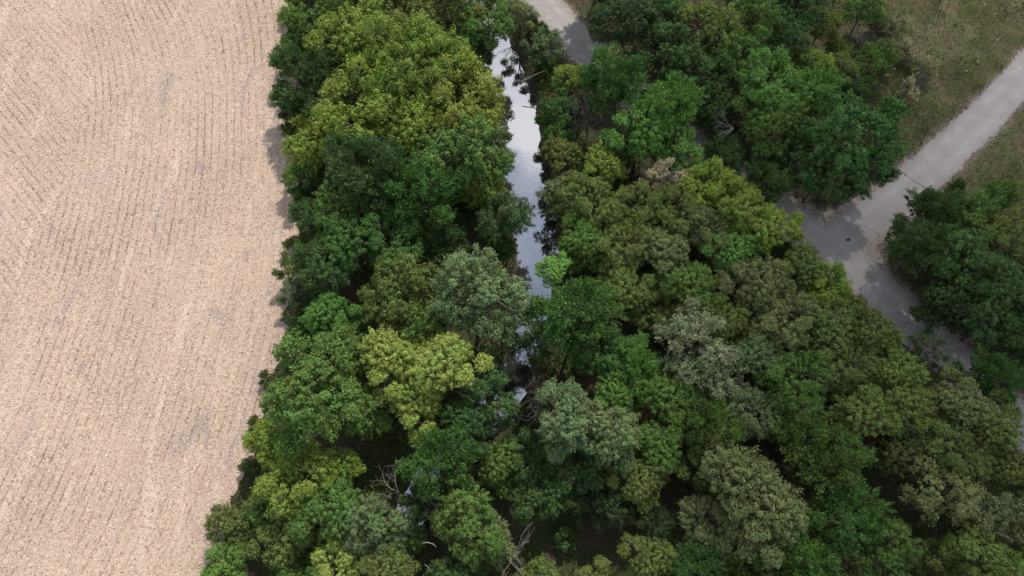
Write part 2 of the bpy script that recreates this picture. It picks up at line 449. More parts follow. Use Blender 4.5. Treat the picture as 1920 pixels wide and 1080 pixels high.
# rows of stubble: u(x, y) counts the rows; the wedge of the field far from the trees is drilled in its own direction
ROWM = 0.76
gcurve = pts([(426, -180), (425, -60), (424, 0), (423, 60), (422, 120), (420, 200), (418, 300), (408, 400), (392, 500), (368, 600), (340, 700), (305, 800), (265, 900), (222, 1000), (180, 1080), (130, 1180)])
_g = gcurve[np.argsort(gcurve[:, 1])]
wedge_px = [(100, -180), (100, 0), (135, 70), (165, 150), (168, 200), (140, 270), (115, 330), (95, 400), (62, 460), (20, 560), (-20, 650), (-300, 900), (-900, 900), (-900, -180)]
W_POLY = pts(wedge_px)
rA = pts([(30, 60), (160, 205)]); dA = (rA[1] - rA[0]); dA /= np.hypot(*dA); nA = np.array([-dA[1], dA[0]])
Y200 = at(300, 230)[1]; Y0 = at(300, 0)[1]; XL = at(240, 60)[0]; XR = at(545, 60)[0]
def u_b(x, y):
    t = np.clip((y - Y200) / (Y0 - Y200), 0, 2.2)
    k = 1 - sstep(XL, XR, x) * .95
    return (x + 4.2 * t ** 1.7 * k - np.interp(y, _g[:, 1], _g[:, 0])) * .97 / ROWM
def row_info(x, y):
    ub = u_b(x, y)
    ua = (x * nA[0] + y * nA[1]) / ROWM
    j = (fnoise(x * .4, y * .4, 51) - .5) * 2
    w = in_poly(x + j, y + j, W_POLY)
    return np.where(w, ua, ub), w
FB = (-78, -14, -36, 75)
def field_grid():
    xs = np.concatenate([np.arange(-400, -78, 8), np.arange(-78, -14, .35)]); ys = np.concatenate([np.arange(-300, -36, 8), np.arange(-36, 75, .35), np.arange(75, 400, 8)])
    X, Y = np.meshgrid(xs, ys)
    D = sdf_field(X, Y)
    near = (np.abs(D) < .6) & (xs[None, :] > -77)
    X = np.where(near, X - D * .8, X)
    ny, nx = X.shape; idx = np.arange(nx * ny).reshape(ny, nx)
    F = np.stack([idx[:-1, :-1], idx[:-1, 1:], idx[1:, 1:], idx[1:, :-1]], -1).reshape(-1, 4)
    keep = D.ravel()[F].max(1) < .3
    F = F[keep]; used = np.unique(F); mp = np.full(nx * ny, -1); mp[used] = np.arange(len(used))
    F = mp[F]; xv, yv = X.ravel()[used], Y.ravel()[used]
    u, w = row_info(xv, yv)
    # give the two directions of rows vertices of their own
    wf = w[F].mean(1) > .5
    Fa, Fb = F[wf], F[~wf]
    ua = (xv * nA[0] + yv * nA[1]) / ROWM
    ub = u_b(xv, yv)
    al_a = xv * dA[0] + yv * dA[1]
    V = np.stack([xv, yv, np.full(xv.shape, .05) + (fnoise(xv * .2, yv * .2, 61)) * .05], -1)
    n = len(V)
    return mesh_np('field', np.concatenate([V, V]), np.concatenate([Fa, Fb + n]), {'row': np.concatenate([ua, ub]), 'along': np.concatenate([al_a, yv])}, True, field_mat())
obj('stubble_field', field_grid(), kind='structure')

rng = np.random.default_rng(7)
def quads(C, A, B, tint, tip=.0):
    """rhombic blades: centre-base C, half-length A, half-width B"""
    n = len(C)
    V = np.stack([C - A, C + B, C + A, C - B], 1).reshape(-1, 3)
    F = np.arange(4 * n).reshape(-1, 4)
    return V, F, np.repeat(tint, 4)

def straw_mat():
    m, t = new_mat('straw'); N = NT(t)
    tint = N.attr('tint').outputs['Fac']
    r = N.n('ShaderNodeValToRGB'); e = r.color_ramp.elements
    e[0].position = 0; e[0].color = (.15, .085, .045, 1); e[1].position = 1; e[1].color = (.78, .67, .52, 1)
    k = e.new(.38); k.color = (.30, .20, .12, 1); k = e.new(.5); k.color = (.52, .41, .29, 1)
    N.link(tint, r.inputs[0])
    d = N.n('ShaderNodeBsdfDiffuse'); N.link(r.outputs[0], d.inputs[0])
    o = N.n('ShaderNodeOutputMaterial'); N.link(d.outputs[0], o.inputs[0])
    return m
def straw():
    # loose husks and leaves over the whole field
    n = 150000
    x = rng.uniform(-62, -14, n); y = rng.uniform(-32, 46, n)
    k = sdf_field(x, y) < -.1; x, y = x[k], y[k]; n = len(x)
    a = rng.uniform(0, 6.283, n); L = rng.uniform(.04, .13, n); W = rng.uniform(.012, .035, n)
    C = np.stack([x, y, rng.uniform(.09, .14, n)], 1)
    A = np.stack([np.cos(a) * L, np.sin(a) * L, rng.normal(0, .25, n) * L], 1)
    B = np.stack([-np.sin(a) * W, np.cos(a) * W, rng.normal(0, .5, n) * W], 1)
    V1, F1, T1 = quads(C, A, B, rng.beta(2.0, 1.3, n))
    # standing stalk stubs in the rows
    n = 60000
    x = rng.uniform(-62, -14, n); y = rng.uniform(-32, 46, n)
    k = sdf_field(x, y) < -.2; x, y = x[k], y[k]
    u, w = row_info(x, y)
    off = u - np.floor(u) - .5
    x = np.where(w, x - off * ROWM * nA[0], x - off * ROWM / .97); y = np.where(w, y - off * ROWM * nA[1], y)
    keep = fnoise(x * .16, y * .16, 71) > rng.uniform(.35, .72, len(x)); x, y = x[keep], y[keep]; n = len(x)
    jit = rng.normal(0, .05, (n, 2)); a = rng.uniform(0, 6.283, n); H = rng.uniform(.05, .13, n)
    C = np.stack([x + jit[:, 0], y + jit[:, 1], .06 + H], 1)
    A = np.stack([rng.normal(0, .45, n) * H, rng.normal(0, .45, n) * H, H], 1)
    W = rng.uniform(.012, .03, n)
    B = np.stack([np.cos(a) * W, np.sin(a) * W, 0 * W], 1)
    V2, F2, T2 = quads(C, A, B, rng.beta(1.1, 2.6, n))
    me = mesh_np('stubble', np.concatenate([V1, V2]), np.concatenate([F1, F2 + len(V1)]), {'tint': np.concatenate([T1, T2])}, False, straw_mat())
    obj('straw_and_stubble', me, kind='stuff', label='broken straw and cut stalk stubs lying over the harvested field', category='stubble')
straw()

# ------------------------------------------------------------------ trees: building blocks
def tube_np(P, rad, k=5):
    """open tapered tube along the points P"""
    P = np.array(P, float); n = len(P); V = []
    for i in range(n):
        d = P[min(i + 1, n - 1)] - P[max(i - 1, 0)]; d /= (np.linalg.norm(d) + 1e-9)
        a = np.cross(d, [0.3, 0.5, .81] if abs(d[2]) < .8 else [1, 0.1, 0]); a /= np.linalg.norm(a); b = np.cross(d, a)
        for j in range(k):
            t = 2 * math.pi * j / k
            V.append(P[i] + rad[i] * (math.cos(t) * a + math.sin(t) * b))
    F = [(i * k + j, i * k + (j + 1) % k, (i + 1) * k + (j + 1) % k, (i + 1) * k + j) for i in range(n - 1) for j in range(k)]
    return np.array(V), np.array(F)
class Tubes:
    def __init__(s): s.V = []; s.F = []; s.n = 0
    def add(s, P, rad, k=5):
        v, f = tube_np(P, rad, k); s.V.append(v); s.F.append(f + s.n); s.n += len(v)
    def mesh(s, name, mat): return mesh_np(name, np.concatenate(s.V), np.concatenate(s.F), None, True, mat)
def bend(a, b, sag, r, n=4):
    a, b = np.array(a, float), np.array(b, float); j = r.normal(0, 1, 3) * np.linalg.norm(b - a) * .09
    out = []
    for i in range(n + 1):
        t = i / n
        out.append(a + (b - a) * t + np.array([0, 0, sag]) * math.sin(math.pi * t) + j * math.sin(math.pi * t))
    return out
def fib(n, zmin, r):
    i = np.arange(n) + .5; z = 1 - (1 - zmin) * i / n
    ph = i * 2.39996 + r.uniform(0, 6.28); q = np.sqrt(np.maximum(0, 1 - z * z))
    D = np.stack([q * np.cos(ph), q * np.sin(ph), z], 1) + r.normal(0, .5 / math.sqrt(n), (n, 3))
    return D / np.linalg.norm(D, axis=1, keepdims=True)

def make_crown(seed, Rc, zs, n_lobe, lobe_f, n_sub, sub_r, n_leaf, leaf, style, inner=.12):
    """centre of the crown is the origin; returns crown mesh and limb meshes"""
    r = np.random.default_rng(seed)
    D = fib(n_lobe, -.5, r); D += r.normal(0, .12, D.shape); D /= np.linalg.norm(D, axis=1, keepdims=True)
    lr = Rc * lobe_f * r.uniform(.42, 1.35, n_lobe) 
    az = np.arctan2(D[:, 1], D[:, 0])
    ph = r.uniform(0, 6.28, 3)
    Reff = Rc * (1 + .17 * np.sin(2 * az + ph[0]) + .13 * np.sin(3 * az + ph[1]) + .07 * np.sin(5 * az + ph[2]))
    C = D * (np.minimum((Reff - lr) * r.uniform(.66, 1.22, n_lobe), Rc * 1.15 - lr))[:, None]
    C[:, 2] *= zs
    C[:, 2] += r.normal(0, .05 * Rc, n_lobe)
    subs = []; sl = []
    for i in range(n_lobe):
        d = fib(n_sub, -.35, r)
        outward = C[i] / (np.linalg.norm(C[i]) + 1e-6)
        d = d + outward * .25; d /= np.linalg.norm(d, axis=1, keepdims=True)
        c = C[i] + d * (lr[i] * r.uniform(.62, 1.12, n_sub))[:, None] * np.array([1, 1, .85])
        ok = r.uniform(0, 1, n_sub) > .20
        for j in range(n_lobe):
            if j != i: ok &= np.linalg.norm(c - C[j], axis=1) > lr[j] * .66
        subs.append(c[ok]); sl += [i] * ok.sum()
    S = np.concatenate(subs); sl = np.array(sl); ns = len(S)
    stint = r.uniform(.25, .75, ns)
    srad = sub_r * r.uniform(.5, 1.35, ns)
    nl = n_leaf
    Cc = np.repeat(S, nl, 0); rad = np.repeat(srad, nl); n = len(Cc)
    out = S / (np.linalg.norm(S, axis=1, keepdims=True) + 1e-6); outr = np.repeat(out, nl, 0)
    d = r.normal(0, 1, (n, 3)); d /= np.linalg.norm(d, axis=1, keepdims=True)
    d = d + .35 * outr + np.array([0, 0, .30]); d /= np.linalg.norm(d, axis=1, keepdims=True)
    rr = rad * r.uniform(.2, 1.0, n) ** .6
    sdir = out + r.normal(0, .45, (ns, 3)) + np.array([0, 0, .35]); sdir /= np.linalg.norm(sdir, axis=1, keepdims=True)
    sdr = np.repeat(sdir, nl, 0); el = np.repeat(r.uniform(.8, 2.4, ns), nl)
    along = (d * sdr).sum(1, keepdims=True)
    off = d * .82 + sdr * along * (el[:, None] - .82)
    P = Cc + off * rr[:, None]
    stray = r.uniform(0, 1, n) < .10
    P = P + np.where(stray[:, None], r.normal(0, .30, (n, 3)) * sub_r * 1.6, 0)
    long_, wide = leaf
    if style == 'spiky':
        shoot = r.uniform(0, 1, n) ** 2
        P = P + (np.array([0, 0, 1]) * .6 + outr * .6) * (shoot * sub_r * .9)[:, None]
        A = d * .5 + outr * .6 + np.array([0, 0, .25]) + r.normal(0, .45, (n, 3))
    elif style == 'droop':
        A = d * .4 + np.array([0, 0, -.8]) + r.normal(0, .5, (n, 3))
    else:
        A = np.cross(d, r.normal(0, 1, (n, 3))) + d * .3
    A /= np.linalg.norm(A, axis=1, keepdims=True)
    nrm = d + .5 * outr + r.normal(0, .45, (n, 3)) + np.array([0, 0, .3])
    B = np.cross(A, nrm); B /= (np.linalg.norm(B, axis=1, keepdims=True) + 1e-9)
    s = r.uniform(.6, 1.3, n)
    A *= (s * long_ / 2)[:, None]; B *= (s * wide / 2)[:, None]
    tint = np.clip(np.repeat(stint, nl) + r.normal(0, .23, n), 0, 1)
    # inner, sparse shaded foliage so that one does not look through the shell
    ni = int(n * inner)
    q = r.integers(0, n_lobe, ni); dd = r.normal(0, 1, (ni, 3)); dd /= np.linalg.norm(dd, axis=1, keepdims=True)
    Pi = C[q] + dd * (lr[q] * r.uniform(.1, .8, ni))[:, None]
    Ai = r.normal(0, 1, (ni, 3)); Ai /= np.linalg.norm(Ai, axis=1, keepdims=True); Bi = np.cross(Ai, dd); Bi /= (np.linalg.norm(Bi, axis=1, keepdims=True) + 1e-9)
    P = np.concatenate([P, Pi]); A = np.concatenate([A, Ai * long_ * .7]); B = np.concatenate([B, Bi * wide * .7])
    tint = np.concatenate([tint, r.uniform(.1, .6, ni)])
    V, F, T = quads(P, A, B, tint)
    crown = mesh_np('crown', V, F, {'tint': T}, False, M_LEAF)
    # limbs: each main limb carries the lobes near it
    base = np.array([0, 0, -Rc * zs * .95])
    nlimb = 6 if n_lobe > 12 else 4
    laz = (np.arange(nlimb) + r.uniform(0, 1)) * 2 * math.pi / nlimb
    grp = np.argmin(np.abs((az[:, None] - laz[None] + math.pi) % (2 * math.pi) - math.pi), 1)
    limbs = []
    k = Rc / 4
    for g in range(nlimb):
        T_ = Tubes(); mem = [i for i in range(n_lobe) if grp[i] == g]
        if not mem: continue
        cen = C[mem].mean(0) * .55
        T_.add(bend(base, cen, .1, r), [.17 * k, .14 * k, .12 * k, .10 * k, .085 * k])
        for i in mem:
            T_.add(bend(cen, C[i], .15 * k, r, 3), [.08 * k, .065 * k, .05 * k, .035 * k], 4)
            own = np.where(sl == i)[0]
            for q in own[:: max(1, len(own) // 9)]:
                T_.add(bend(C[i], S[q] + (S[q] - C[i]) * .12, .05, r, 2), [.035 * k, .024 * k, .01 * k], 3)
        limbs.append(T_.mesh('limb', M_BARK))
    return {'R': Rc, 'zs': zs, 'crown': crown, 'limbs': limbs}
def make_trunk(seed):
    r = np.random.default_rng(seed); P = []; n = 6
    for i in range(n + 1):
        t = i / n; P.append((math.sin(t * 3 + seed) * .06 * math.sin(math.pi * t), math.cos(t * 2.3 + seed) * .06 * math.sin(math.pi * t), t))
    T_ = Tubes(); T_.add(P, [.30, .21, .19, .18, .17, .165, .16], 9)
    return T_.mesh('trunk', M_BARK)
TRUNKS = [make_trunk(i) for i in range(3)]

PROTO = {
    'C': [make_crown(1, 6.2, .72, 30, .28, 30, .54, 84, (.225, .14), 'broad'),
          make_crown(2, 4.2, .78, 22, .31, 26, .44, 80, (.20, .125), 'broad'),
          make_crown(3, 4.0, .85, 19, .33, 26, .42, 80, (.20, .125), 'broad')],
    'F': [make_crown(4, 5.6, .75, 30, .27, 26, .48, 84, (.19, .11), 'broad', .2),
          make_crown(5, 3.8, .85, 20, .32, 24, .40, 74, (.18, .11), 'broad', .2)],
    'S': [make_crown(6, 4.2, .9, 22, .30, 22, .40, 80, (.27, .10), 'spiky', .2),
          make_crown(7, 3.4, .95, 16, .33, 22, .38, 74, (.25, .10), 'spiky', .2)],
    'T': [make_crown(8, 5.2, .75, 26, .27, 20, .44, 50, (.20, .12), 'broad', .05),
          make_crown(9, 3.4, .85, 16, .30, 20, .40, 46, (.20, .12), 'broad', .05)],
    'D': [make_crown(10, 4.0, .8, 18, .34, 24, .46, 80, (.26, .10), 'droop', .15)],
    'B': [make_crown(11, 1.9, .75, 9, .38, 18, .30, 60, (.20, .12), 'broad', .2),
          make_crown(12, 1.7, .85, 8, .40, 18, .28, 60, (.20, .09), 'spiky', .2)],
}
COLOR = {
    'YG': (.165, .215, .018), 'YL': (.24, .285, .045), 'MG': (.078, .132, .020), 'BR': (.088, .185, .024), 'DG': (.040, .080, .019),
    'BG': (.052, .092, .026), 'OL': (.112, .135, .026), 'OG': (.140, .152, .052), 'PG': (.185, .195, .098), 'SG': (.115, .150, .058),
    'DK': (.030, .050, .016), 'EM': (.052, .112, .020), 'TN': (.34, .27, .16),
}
trng = random.Random(5)
GROUPS = {'w': 'trees and bushes between the field and the creek', 'm': 'trees and bushes between the creek and the road',
          'n': 'trees and bushes beyond the road', 'e': 'trees and bushes below the junction on its far side'}
def plant(px, py, rpx, style, col, hk, grp, label, name=None, zc=None):
    """a tree whose crown centre shows at (px, py); hk: 'e' low edge crown, 'i' crown lifted into the canopy, 'h' tall, 'b' bush"""
    f = FPX / depth(px, py, 5)
    Rm = rpx / f * 1.06
    ps = PROTO[style]; pr = min(ps, key=lambda q: abs(math.log(q['R'] / Rm)) + trng.uniform(0, .18))
    s = Rm / pr['R']; half = Rm * pr['zs']
    if zc is None: zc = {'e': half * .95 + .8, 'i': half + 2.6 + .12 * Rm, 'h': half + 4.2, 'b': half * .85 + .15, 'l': half + 1.4}[hk]
    P = at(px, py, zc)
    z0 = float(terrain(np.array([P[0]]), np.array([P[1]]))[0])
    root = bpy.data.objects.new(name or ('shrub' if hk == 'b' else 'broadleaf_tree'), None)
    COL.objects.link(root)
    # where the crown hangs over the road or the creek the stem leans out from the bank
    bx, by = float(P[0]), float(P[1])
    def free(x, y):
        x = np.array([x]); y = np.array([y])
        return float(min(sdf_road(x, y)[0] - .35, sdf_creek(x, y)[0] - .5))
    for _ in range(14):
        f0 = free(bx, by)
        if f0 >= 0: break
        gx = (free(bx + .25, by) - free(bx - .25, by)) / .5; gy = (free(bx, by + .25) - free(bx, by - .25)) / .5
        g = math.hypot(gx, gy) + 1e-6; st = min(.45, -f0 + .08)
        bx += gx / g * st; by += gy / g * st
    z0 = float(terrain(np.array([bx]), np.array([by]))[0])
    root.location = (bx, by, z0); root.empty_display_size = .5
    ang = trng.uniform(0, 6.283); root.rotation_euler = (0, 0, ang)
    wx, wy = P[0] - bx, P[1] - by
    ox, oy = wx * math.cos(ang) + wy * math.sin(ang), -wx * math.sin(ang) + wy * math.cos(ang)
    root['label'] = label; root['category'] = 'shrub' if hk == 'b' else 'tree'; root['group'] = GROUPS[grp]
    c = COLOR[col] if isinstance(col, str) else col
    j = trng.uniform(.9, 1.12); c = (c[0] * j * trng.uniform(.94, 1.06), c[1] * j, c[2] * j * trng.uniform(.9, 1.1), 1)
    zz = zc - z0
    cr_ = bpy.data.objects.new('crown', pr['crown']); COL.objects.link(cr_); cr_.parent = root
    cr_.location = (ox, oy, zz); cr_.scale = (s, s, s * trng.uniform(.92, 1.1)); cr_.color = c
    for lm in pr['limbs']:
        l = bpy.data.objects.new('limb', lm); COL.objects.link(l); l.parent = root
        l.location = (ox, oy, zz); l.scale = (s, s, s)
    hb = zz - half * .93
    if hb > .25:
        t = bpy.data.objects.new('trunk', trng.choice(TRUNKS)); COL.objects.link(t); t.parent = root
        ts = max(.45, Rm / 4.2); ln = Vector((ox, oy, hb)); t.scale = (ts, ts, ln.length + .15); t.rotation_euler = ln.to_track_quat('Z', 'Y').to_euler(); t.location = (0, 0, -.12)
    return root

TREES = [
 # ---- between the field and the creek
 (596, 28, 72, 'C', 'MG', 'e', 'w', 'mid green tree at the top frame edge with its crown over the stubble'),
 (668, 78, 70, 'C', 'YG', 'i', 'w', 'yellow green rounded crown between the topmost field edge tree and the dark gap'),
 (560, 98, 48, 'F', 'MG', 'e', 'w', 'low soft green crown pushing out onto the stubble near the top of the field edge'),
 (756, 42, 62, 'C', 'OL', 'i', 'w', 'olive green crown cut by the top frame edge, above the large yellow tree'),
 (700, -20, 70, 'C', 'MG', 'i', 'w', 'green crown mostly above the top frame edge, second inward from the field'),
 (838, 12, 62, 'T', 'OL', 'i', 'w', 'thin dark olive crown at the top frame edge with dark gaps'),
 (912, 46, 55, 'C', 'MG', 'i', 'w', 'mid green crown overhanging the upper end of the open water'),
 (868, 96, 46, 'T', 'DG', 'l', 'w', 'dark sparse crown sunk between the yellow tree and the upper creek'),
 (900, 108, 34, 'F', 'DG', 'l', 'w', 'small dark green tree leaning on the upper creek bank'),
 (588, 168, 74, 'S', 'BG', 'e', 'w', 'bluish green upright shooted tree on the field edge beside the big yellow tree'),
 (560, 205, 34, 'S', 'BG', 'e', 'w', 'small bluish tree low on the field edge above the earth strip'),
 (770, 132, 92, 'C', 'YG', 'h', 'w', 'big yellow green crown, upper dome of the large yellow trees by the creek', None, 8.2),
 (676, 208, 82, 'C', 'YG', 'h', 'w', 'big yellow green crown on the field side of the large yellow trees', None, 7.6),
 (868, 196, 78, 'C', (.17, .185, .022), 'h', 'w', 'yellow green crown reaching over the creek beside the ripple rings', None, 7.2),
 (780, 250, 66, 'C', 'YG', 'i', 'w', 'yellow green crown on the lower side of the large yellow trees, partly shaded', None, 6.6),
 (582, 282, 56, 'F', 'YG', 'e', 'w', 'dull yellow bush-like tree on the field edge under the large yellow trees'),
 (572, 330, 38, 'F', 'MG', 'e', 'w', 'grey green sparse tree at the field edge beside the purple brown earth strip'),
 (862, 300, 80, 'F', 'MG', 'i', 'w', 'soft mid green crown below the large yellow trees at the creek'),
 (925, 262, 30, 'B', 'SG', 'l', 'w', 'small pale blue green clump hanging at the creek edge under the yellow crown', None, 3.6),
 (930, 305, 34, 'F', 'SG', 'l', 'w', 'small greyish green crown by the water opposite the olive bank trees'),
 (902, 352, 48, 'C', 'YG', 'l', 'w', 'shaded yellowish crown just above the bluish willow-like creek tree'),
 (700, 338, 78, 'S', 'BG', 'i', 'w', 'deep green crown with pale upright shoots in the middle of the field side wood'),
 (775, 375, 70, 'S', 'EM', 'i', 'w', 'dark emerald crown with spiky shoots behind the creek side trees'),
 (636, 400, 52, 'C', 'MG', 'i', 'w', 'mid green crown one row in from the field, level with the narrow creek part'),
 (590, 415, 45, 'F', 'DG', 'e', 'w', 'dark green tree on the field edge behind the purple earth strip'),
 (655, 452, 62, 'C', 'EM', 'i', 'w', 'emerald rounded crown with lit knobs in the field side wood'),
 (735, 455, 60, 'C', 'EM', 'i', 'w', 'emerald crown with dense rounded knobs beside the dark creek side tree'),
 (832, 452, 52, 'S', 'BG', 'l', 'w', 'shaded bluish green crown between the emerald crowns and the creek'),
 (946, 408, 48, 'D', 'BG', 'l', 'w', 'bluish green willow-like tree leaning over the narrow part of the creek', None, 5.4),
 (930, 470, 36, 'D', 'DG', 'l', 'w', 'dark drooping crown at the creek under the willow-like tree'),
 (553, 500, 36, 'T', 'OL', 'e', 'w', 'sparse grey olive tree standing out onto the stubble halfway down the field edge'),
 (608, 510, 56, 'F', 'DG', 'i', 'w', 'dark green soft crown at the field edge halfway down'),
 (552, 548, 30, 'T', 'SG', 'e', 'w', 'small grey green thin tree on the stubble margin below the sparse olive one'),
 (620, 590, 46, 'C', 'BR', 'i', 'w', 'fresh bright green small crown in the dark part of the field edge'),
 (575, 585, 40, 'F', 'DK', 'e', 'w', 'very dark tree on the field edge beside the fresh green small crown'),
 (566, 640, 38, 'S', 'DG', 'e', 'w', 'dark spiky low tree on the field edge above the wide pale green tree'),
 (752, 545, 66, 'F', 'OL', 'i', 'w', 'olive sage domed crown beside the wide sage crown'),
 (700, 590, 46, 'F', 'MG', 'l', 'w', 'small mid green crown between the fresh green and olive sage crowns'),
 (898, 556, 82, 'F', 'SG', 'h', 'w', 'wide sage green dome near the creek with the bare brown gap beneath it'),
 (788, 606, 56, 'F', 'MG', 'i', 'w', 'mid green crown directly above the pale yellow tree'),
 (640, 668, 54, 'C', 'MG', 'i', 'w', 'mid green upper crown just above the wide field edge tree'),
 (588, 740, 92, 'F', 'MG', 'h', 'w', 'wide soft mid green tree bulging over the stubble at the field edge bend'),
 (668, 775, 58, 'F', 'MG', 'i', 'w', 'mid green crown on the wood side of the wide field edge tree'),
 (735, 680, 60, 'C', 'YL', 'h', 'w', 'pale yellow crown of the palest trees, on the field side'),
 (838, 686, 66, 'C', 'YL', 'h', 'w', 'pale yellow crown of the palest trees, on the creek side'),
 (782, 758, 56, 'C', 'YL', 'i', 'w', 'pale yellow lower crown hanging above the dark brown gap'),
 (940, 640, 52, 'T', 'DG', 'l', 'w', 'dark thin crown beside the last visible creek water'),
 (915, 740, 60, 'T', 'DG', 'i', 'w', 'dark sparse crown over the hidden creek near the grey leafless shrub'),
 (880, 800, 52, 'C', 'DG', 'i', 'w', 'dark green crown between the pale yellow tree and the leafless shrub'),
 (826, 862, 62, 'S', 'EM', 'h', 'w', 'emerald leafy crown above the dark blue pool'),
 (792, 926, 32, 'F', 'DG', 'l', 'w', 'small dark crown added over the dark blue pool to cover its bright reflection'),  # added crown, hides the bright sky reflection in the pool
 (930, 870, 52, 'C', 'MG', 'l', 'w', 'mid green crown next to the dark pool on its far bank'),
 (518, 838, 52, 'F', 'YG', 'e', 'w', 'olive yellow small tree at the field edge below the wide soft tree'),
 (560, 905, 66, 'C', 'YG', 'i', 'w', 'yellow green knobbly crown near the lower field edge'),
 (628, 878, 44, 'C', 'YG', 'i', 'w', 'small yellow green crown touching the dark brown gap'),
 (505, 950, 50, 'F', 'MG', 'e', 'w', 'mid green tree behind the low tree that juts farthest into the field'),
 (428, 984, 42, 'F', 'OL', 'e', 'w', 'olive low tree jutting farthest out onto the stubble'),
 (620, 962, 62, 'F', 'MG', 'i', 'w', 'mid green crown low in the frame between yellow and sage crowns'),
 (540, 1018, 62, 'C', 'OL', 'e', 'w', 'olive green crown near the bottom frame edge at the field corner'),
 (700, 985, 60, 'F', 'SG', 'i', 'w', 'sage grey green crown below the bare white branches'),
 (760, 990, 48, 'C', 'MG', 'l', 'w', 'fresh green crown below the dark pool with a pale broken limb'),
 (876, 975, 66, 'F', 'MG', 'i', 'w', 'soft green crown under the pool with an orange tinged top'),
 (925, 1010, 44, 'F', 'SG', 'l', 'w', 'greyish green crown next to the white forked snag'),
 (632, 1060, 46, 'C', 'YL', 'i', 'w', 'pale yellow small crown at the bottom frame edge'),
 (418, 1082, 52, 'F', (.10, .19, .018), 'e', 'w', 'vivid green smooth crown at the bottom frame corner of the field'),
 (560, 1092, 52, 'C', 'MG', 'e', 'w', 'green crown cut by the bottom frame edge beside the vivid green one'),
 (720, 1080, 52, 'C', 'OL', 'i', 'w', 'olive crown cut by the bottom frame edge between pale yellow crown and creek'),
 (850, 1085, 56, 'F', 'DG', 'l', 'w', 'dark green crown cut by the bottom frame edge across the hidden creek'),
 (556, 246, 26, 'B', 'OL', 'b', 'w', 'small olive bush at the field margin in the shade notch, upper one'),
 (566, 318, 18, 'B', 'MG', 'b', 'w', 'small green bush at the field margin above the purple brown earth strip'),
 (568, 372, 20, 'B', 'DG', 'b', 'w', 'small dark bush at the field margin within the purple brown strip'),
 (548, 458, 17, 'B', 'OL', 'b', 'w', 'small olive bush at the field margin just above the sparse olive tree'),
 (500, 712, 17, 'B', 'SG', 'b', 'w', 'pale grey green weed bush out on the stubble beside the wide soft tree'),
 (466, 872, 18, 'B', 'SG', 'b', 'w', 'pale grey green bush at the field margin low in the frame'),
 (482, 800, 20, 'B', 'OL', 'b', 'w', 'olive bush at the field margin under the wide soft tree'),
 (1062, 1010, 26, 'B', 'DG', 'b', 'w', 'dark shrub added to darken the floor of the black clearing'),  # added shrub, makes the sunlit clearing floor darker
 # ---- between the creek and the road
 (975, 30, 34, 'T', 'OG', 'l', 'm', 'thin greyish brown crown on the narrow bank between upper creek and road'),
 (1018, 92, 36, 'T', 'SG', 'e', 'm', 'hazy pale green thin tree between the upper creek and the upper road'),
 (1075, 148, 34, 'F', 'YG', 'l', 'm', 'small dull yellow tree beside the road where it vanishes under crowns'),
 (1005, 58, 26, 'B', 'DG', 'b', 'm', 'dark shrub on the far bank at the upper end of the water'),
 (1020, 122, 22, 'B', 'MG', 'b', 'm', 'green shrub on the bank beside the dangling bare branch'),
 (1044, 212, 38, 'F', 'EM', 'e', 'm', 'small smooth emerald tree on the creek bank opposite the ripple rings'),
 (1045, 262, 30, 'F', 'EM', 'e', 'm', 'lower emerald tree on the creek bank below the smooth one'),
 (1158, 158, 58, 'S', 'EM', 'h', 'm', 'blue green upright shooted crown covering the road'),
 (1252, 200, 56, 'S', 'BR', 'h', 'm', 'bright green leafy crown right over the hidden road'),
 (1205, 250, 62, 'C', 'BR', 'i', 'm', 'bright green crown between the leafless grey shrub and the hidden road'),
 (1150, 285, 40, 'C', 'MG', 'l', 'm', 'mid green crown under the bright green one near the leafless grey shrub'),
 (1268, 285, 46, 'F', 'BR', 'i', 'm', 'soft bright green crown at the lower side of the road covering trees'),
 (1056, 302, 44, 'C', 'OL', 'l', 'm', 'olive yellow crown on the creek bank at the start of the olive wood'),
 (1128, 316, 42, 'C', 'YG', 'i', 'm', 'yellowish small crown in the first row of the olive wood'),
 (1240, 338, 42, 'T', 'TN', 'i', 'm', 'brownish dry thin crown below the bright green trees'),
 (1352, 292, 42, 'S', 'BG', 'l', 'm', 'blue green small tree standing at the road bend'),
 (1425, 345, 44, 'S', 'BG', 'l', 'm', 'blue green tree on the road side just above the junction'),
 (1320, 350, 50, 'C', 'YG', 'i', 'm', 'yellow green crown near the road above the olive wood'),
 (1385, 398, 52, 'F', 'YG', 'i', 'm', 'smooth yellow green crown next to the blue green roadside tree'),
 (1050, 368, 42, 'T', 'OG', 'l', 'm', 'greyish brown thin crown leaning over the creek narrows'),
 (1105, 385, 56, 'C', 'OL', 'i', 'm', 'olive light tipped crown one row in from the creek narrows'),
 (1185, 395, 52, 'C', 'OL', 'i', 'm', 'olive crown below the yellowish small crown'),
 (1265, 405, 52, 'C', 'OL', 'i', 'm', 'olive crown below the brownish dry crown'),
 (1330, 440, 46, 'C', 'OG', 'i', 'm', 'grey olive crown in the middle of the olive wood'),
 (1088, 462, 48, 'C', 'MG', 'i', 'm', 'shaded green crown beside the dark reflections in the creek'),
 (1165, 470, 54, 'C', 'OL', 'i', 'm', 'olive crown directly inland from the shaded green creek crown'),
 (1245, 480, 52, 'C', 'OG', 'i', 'm', 'greyish olive crown in the second row of the central wood'),
 (1370, 478, 46, 'C', 'BR', 'i', 'm', 'round bright green crown among the olive ones'),
 (1440, 432, 52, 'C', 'YG', 'i', 'm', 'yellow green crown at the road just left of the junction shade'),
 (1462, 478, 36, 'S', 'BG', 'l', 'm', 'small bluish tree at the edge of the shaded junction'),
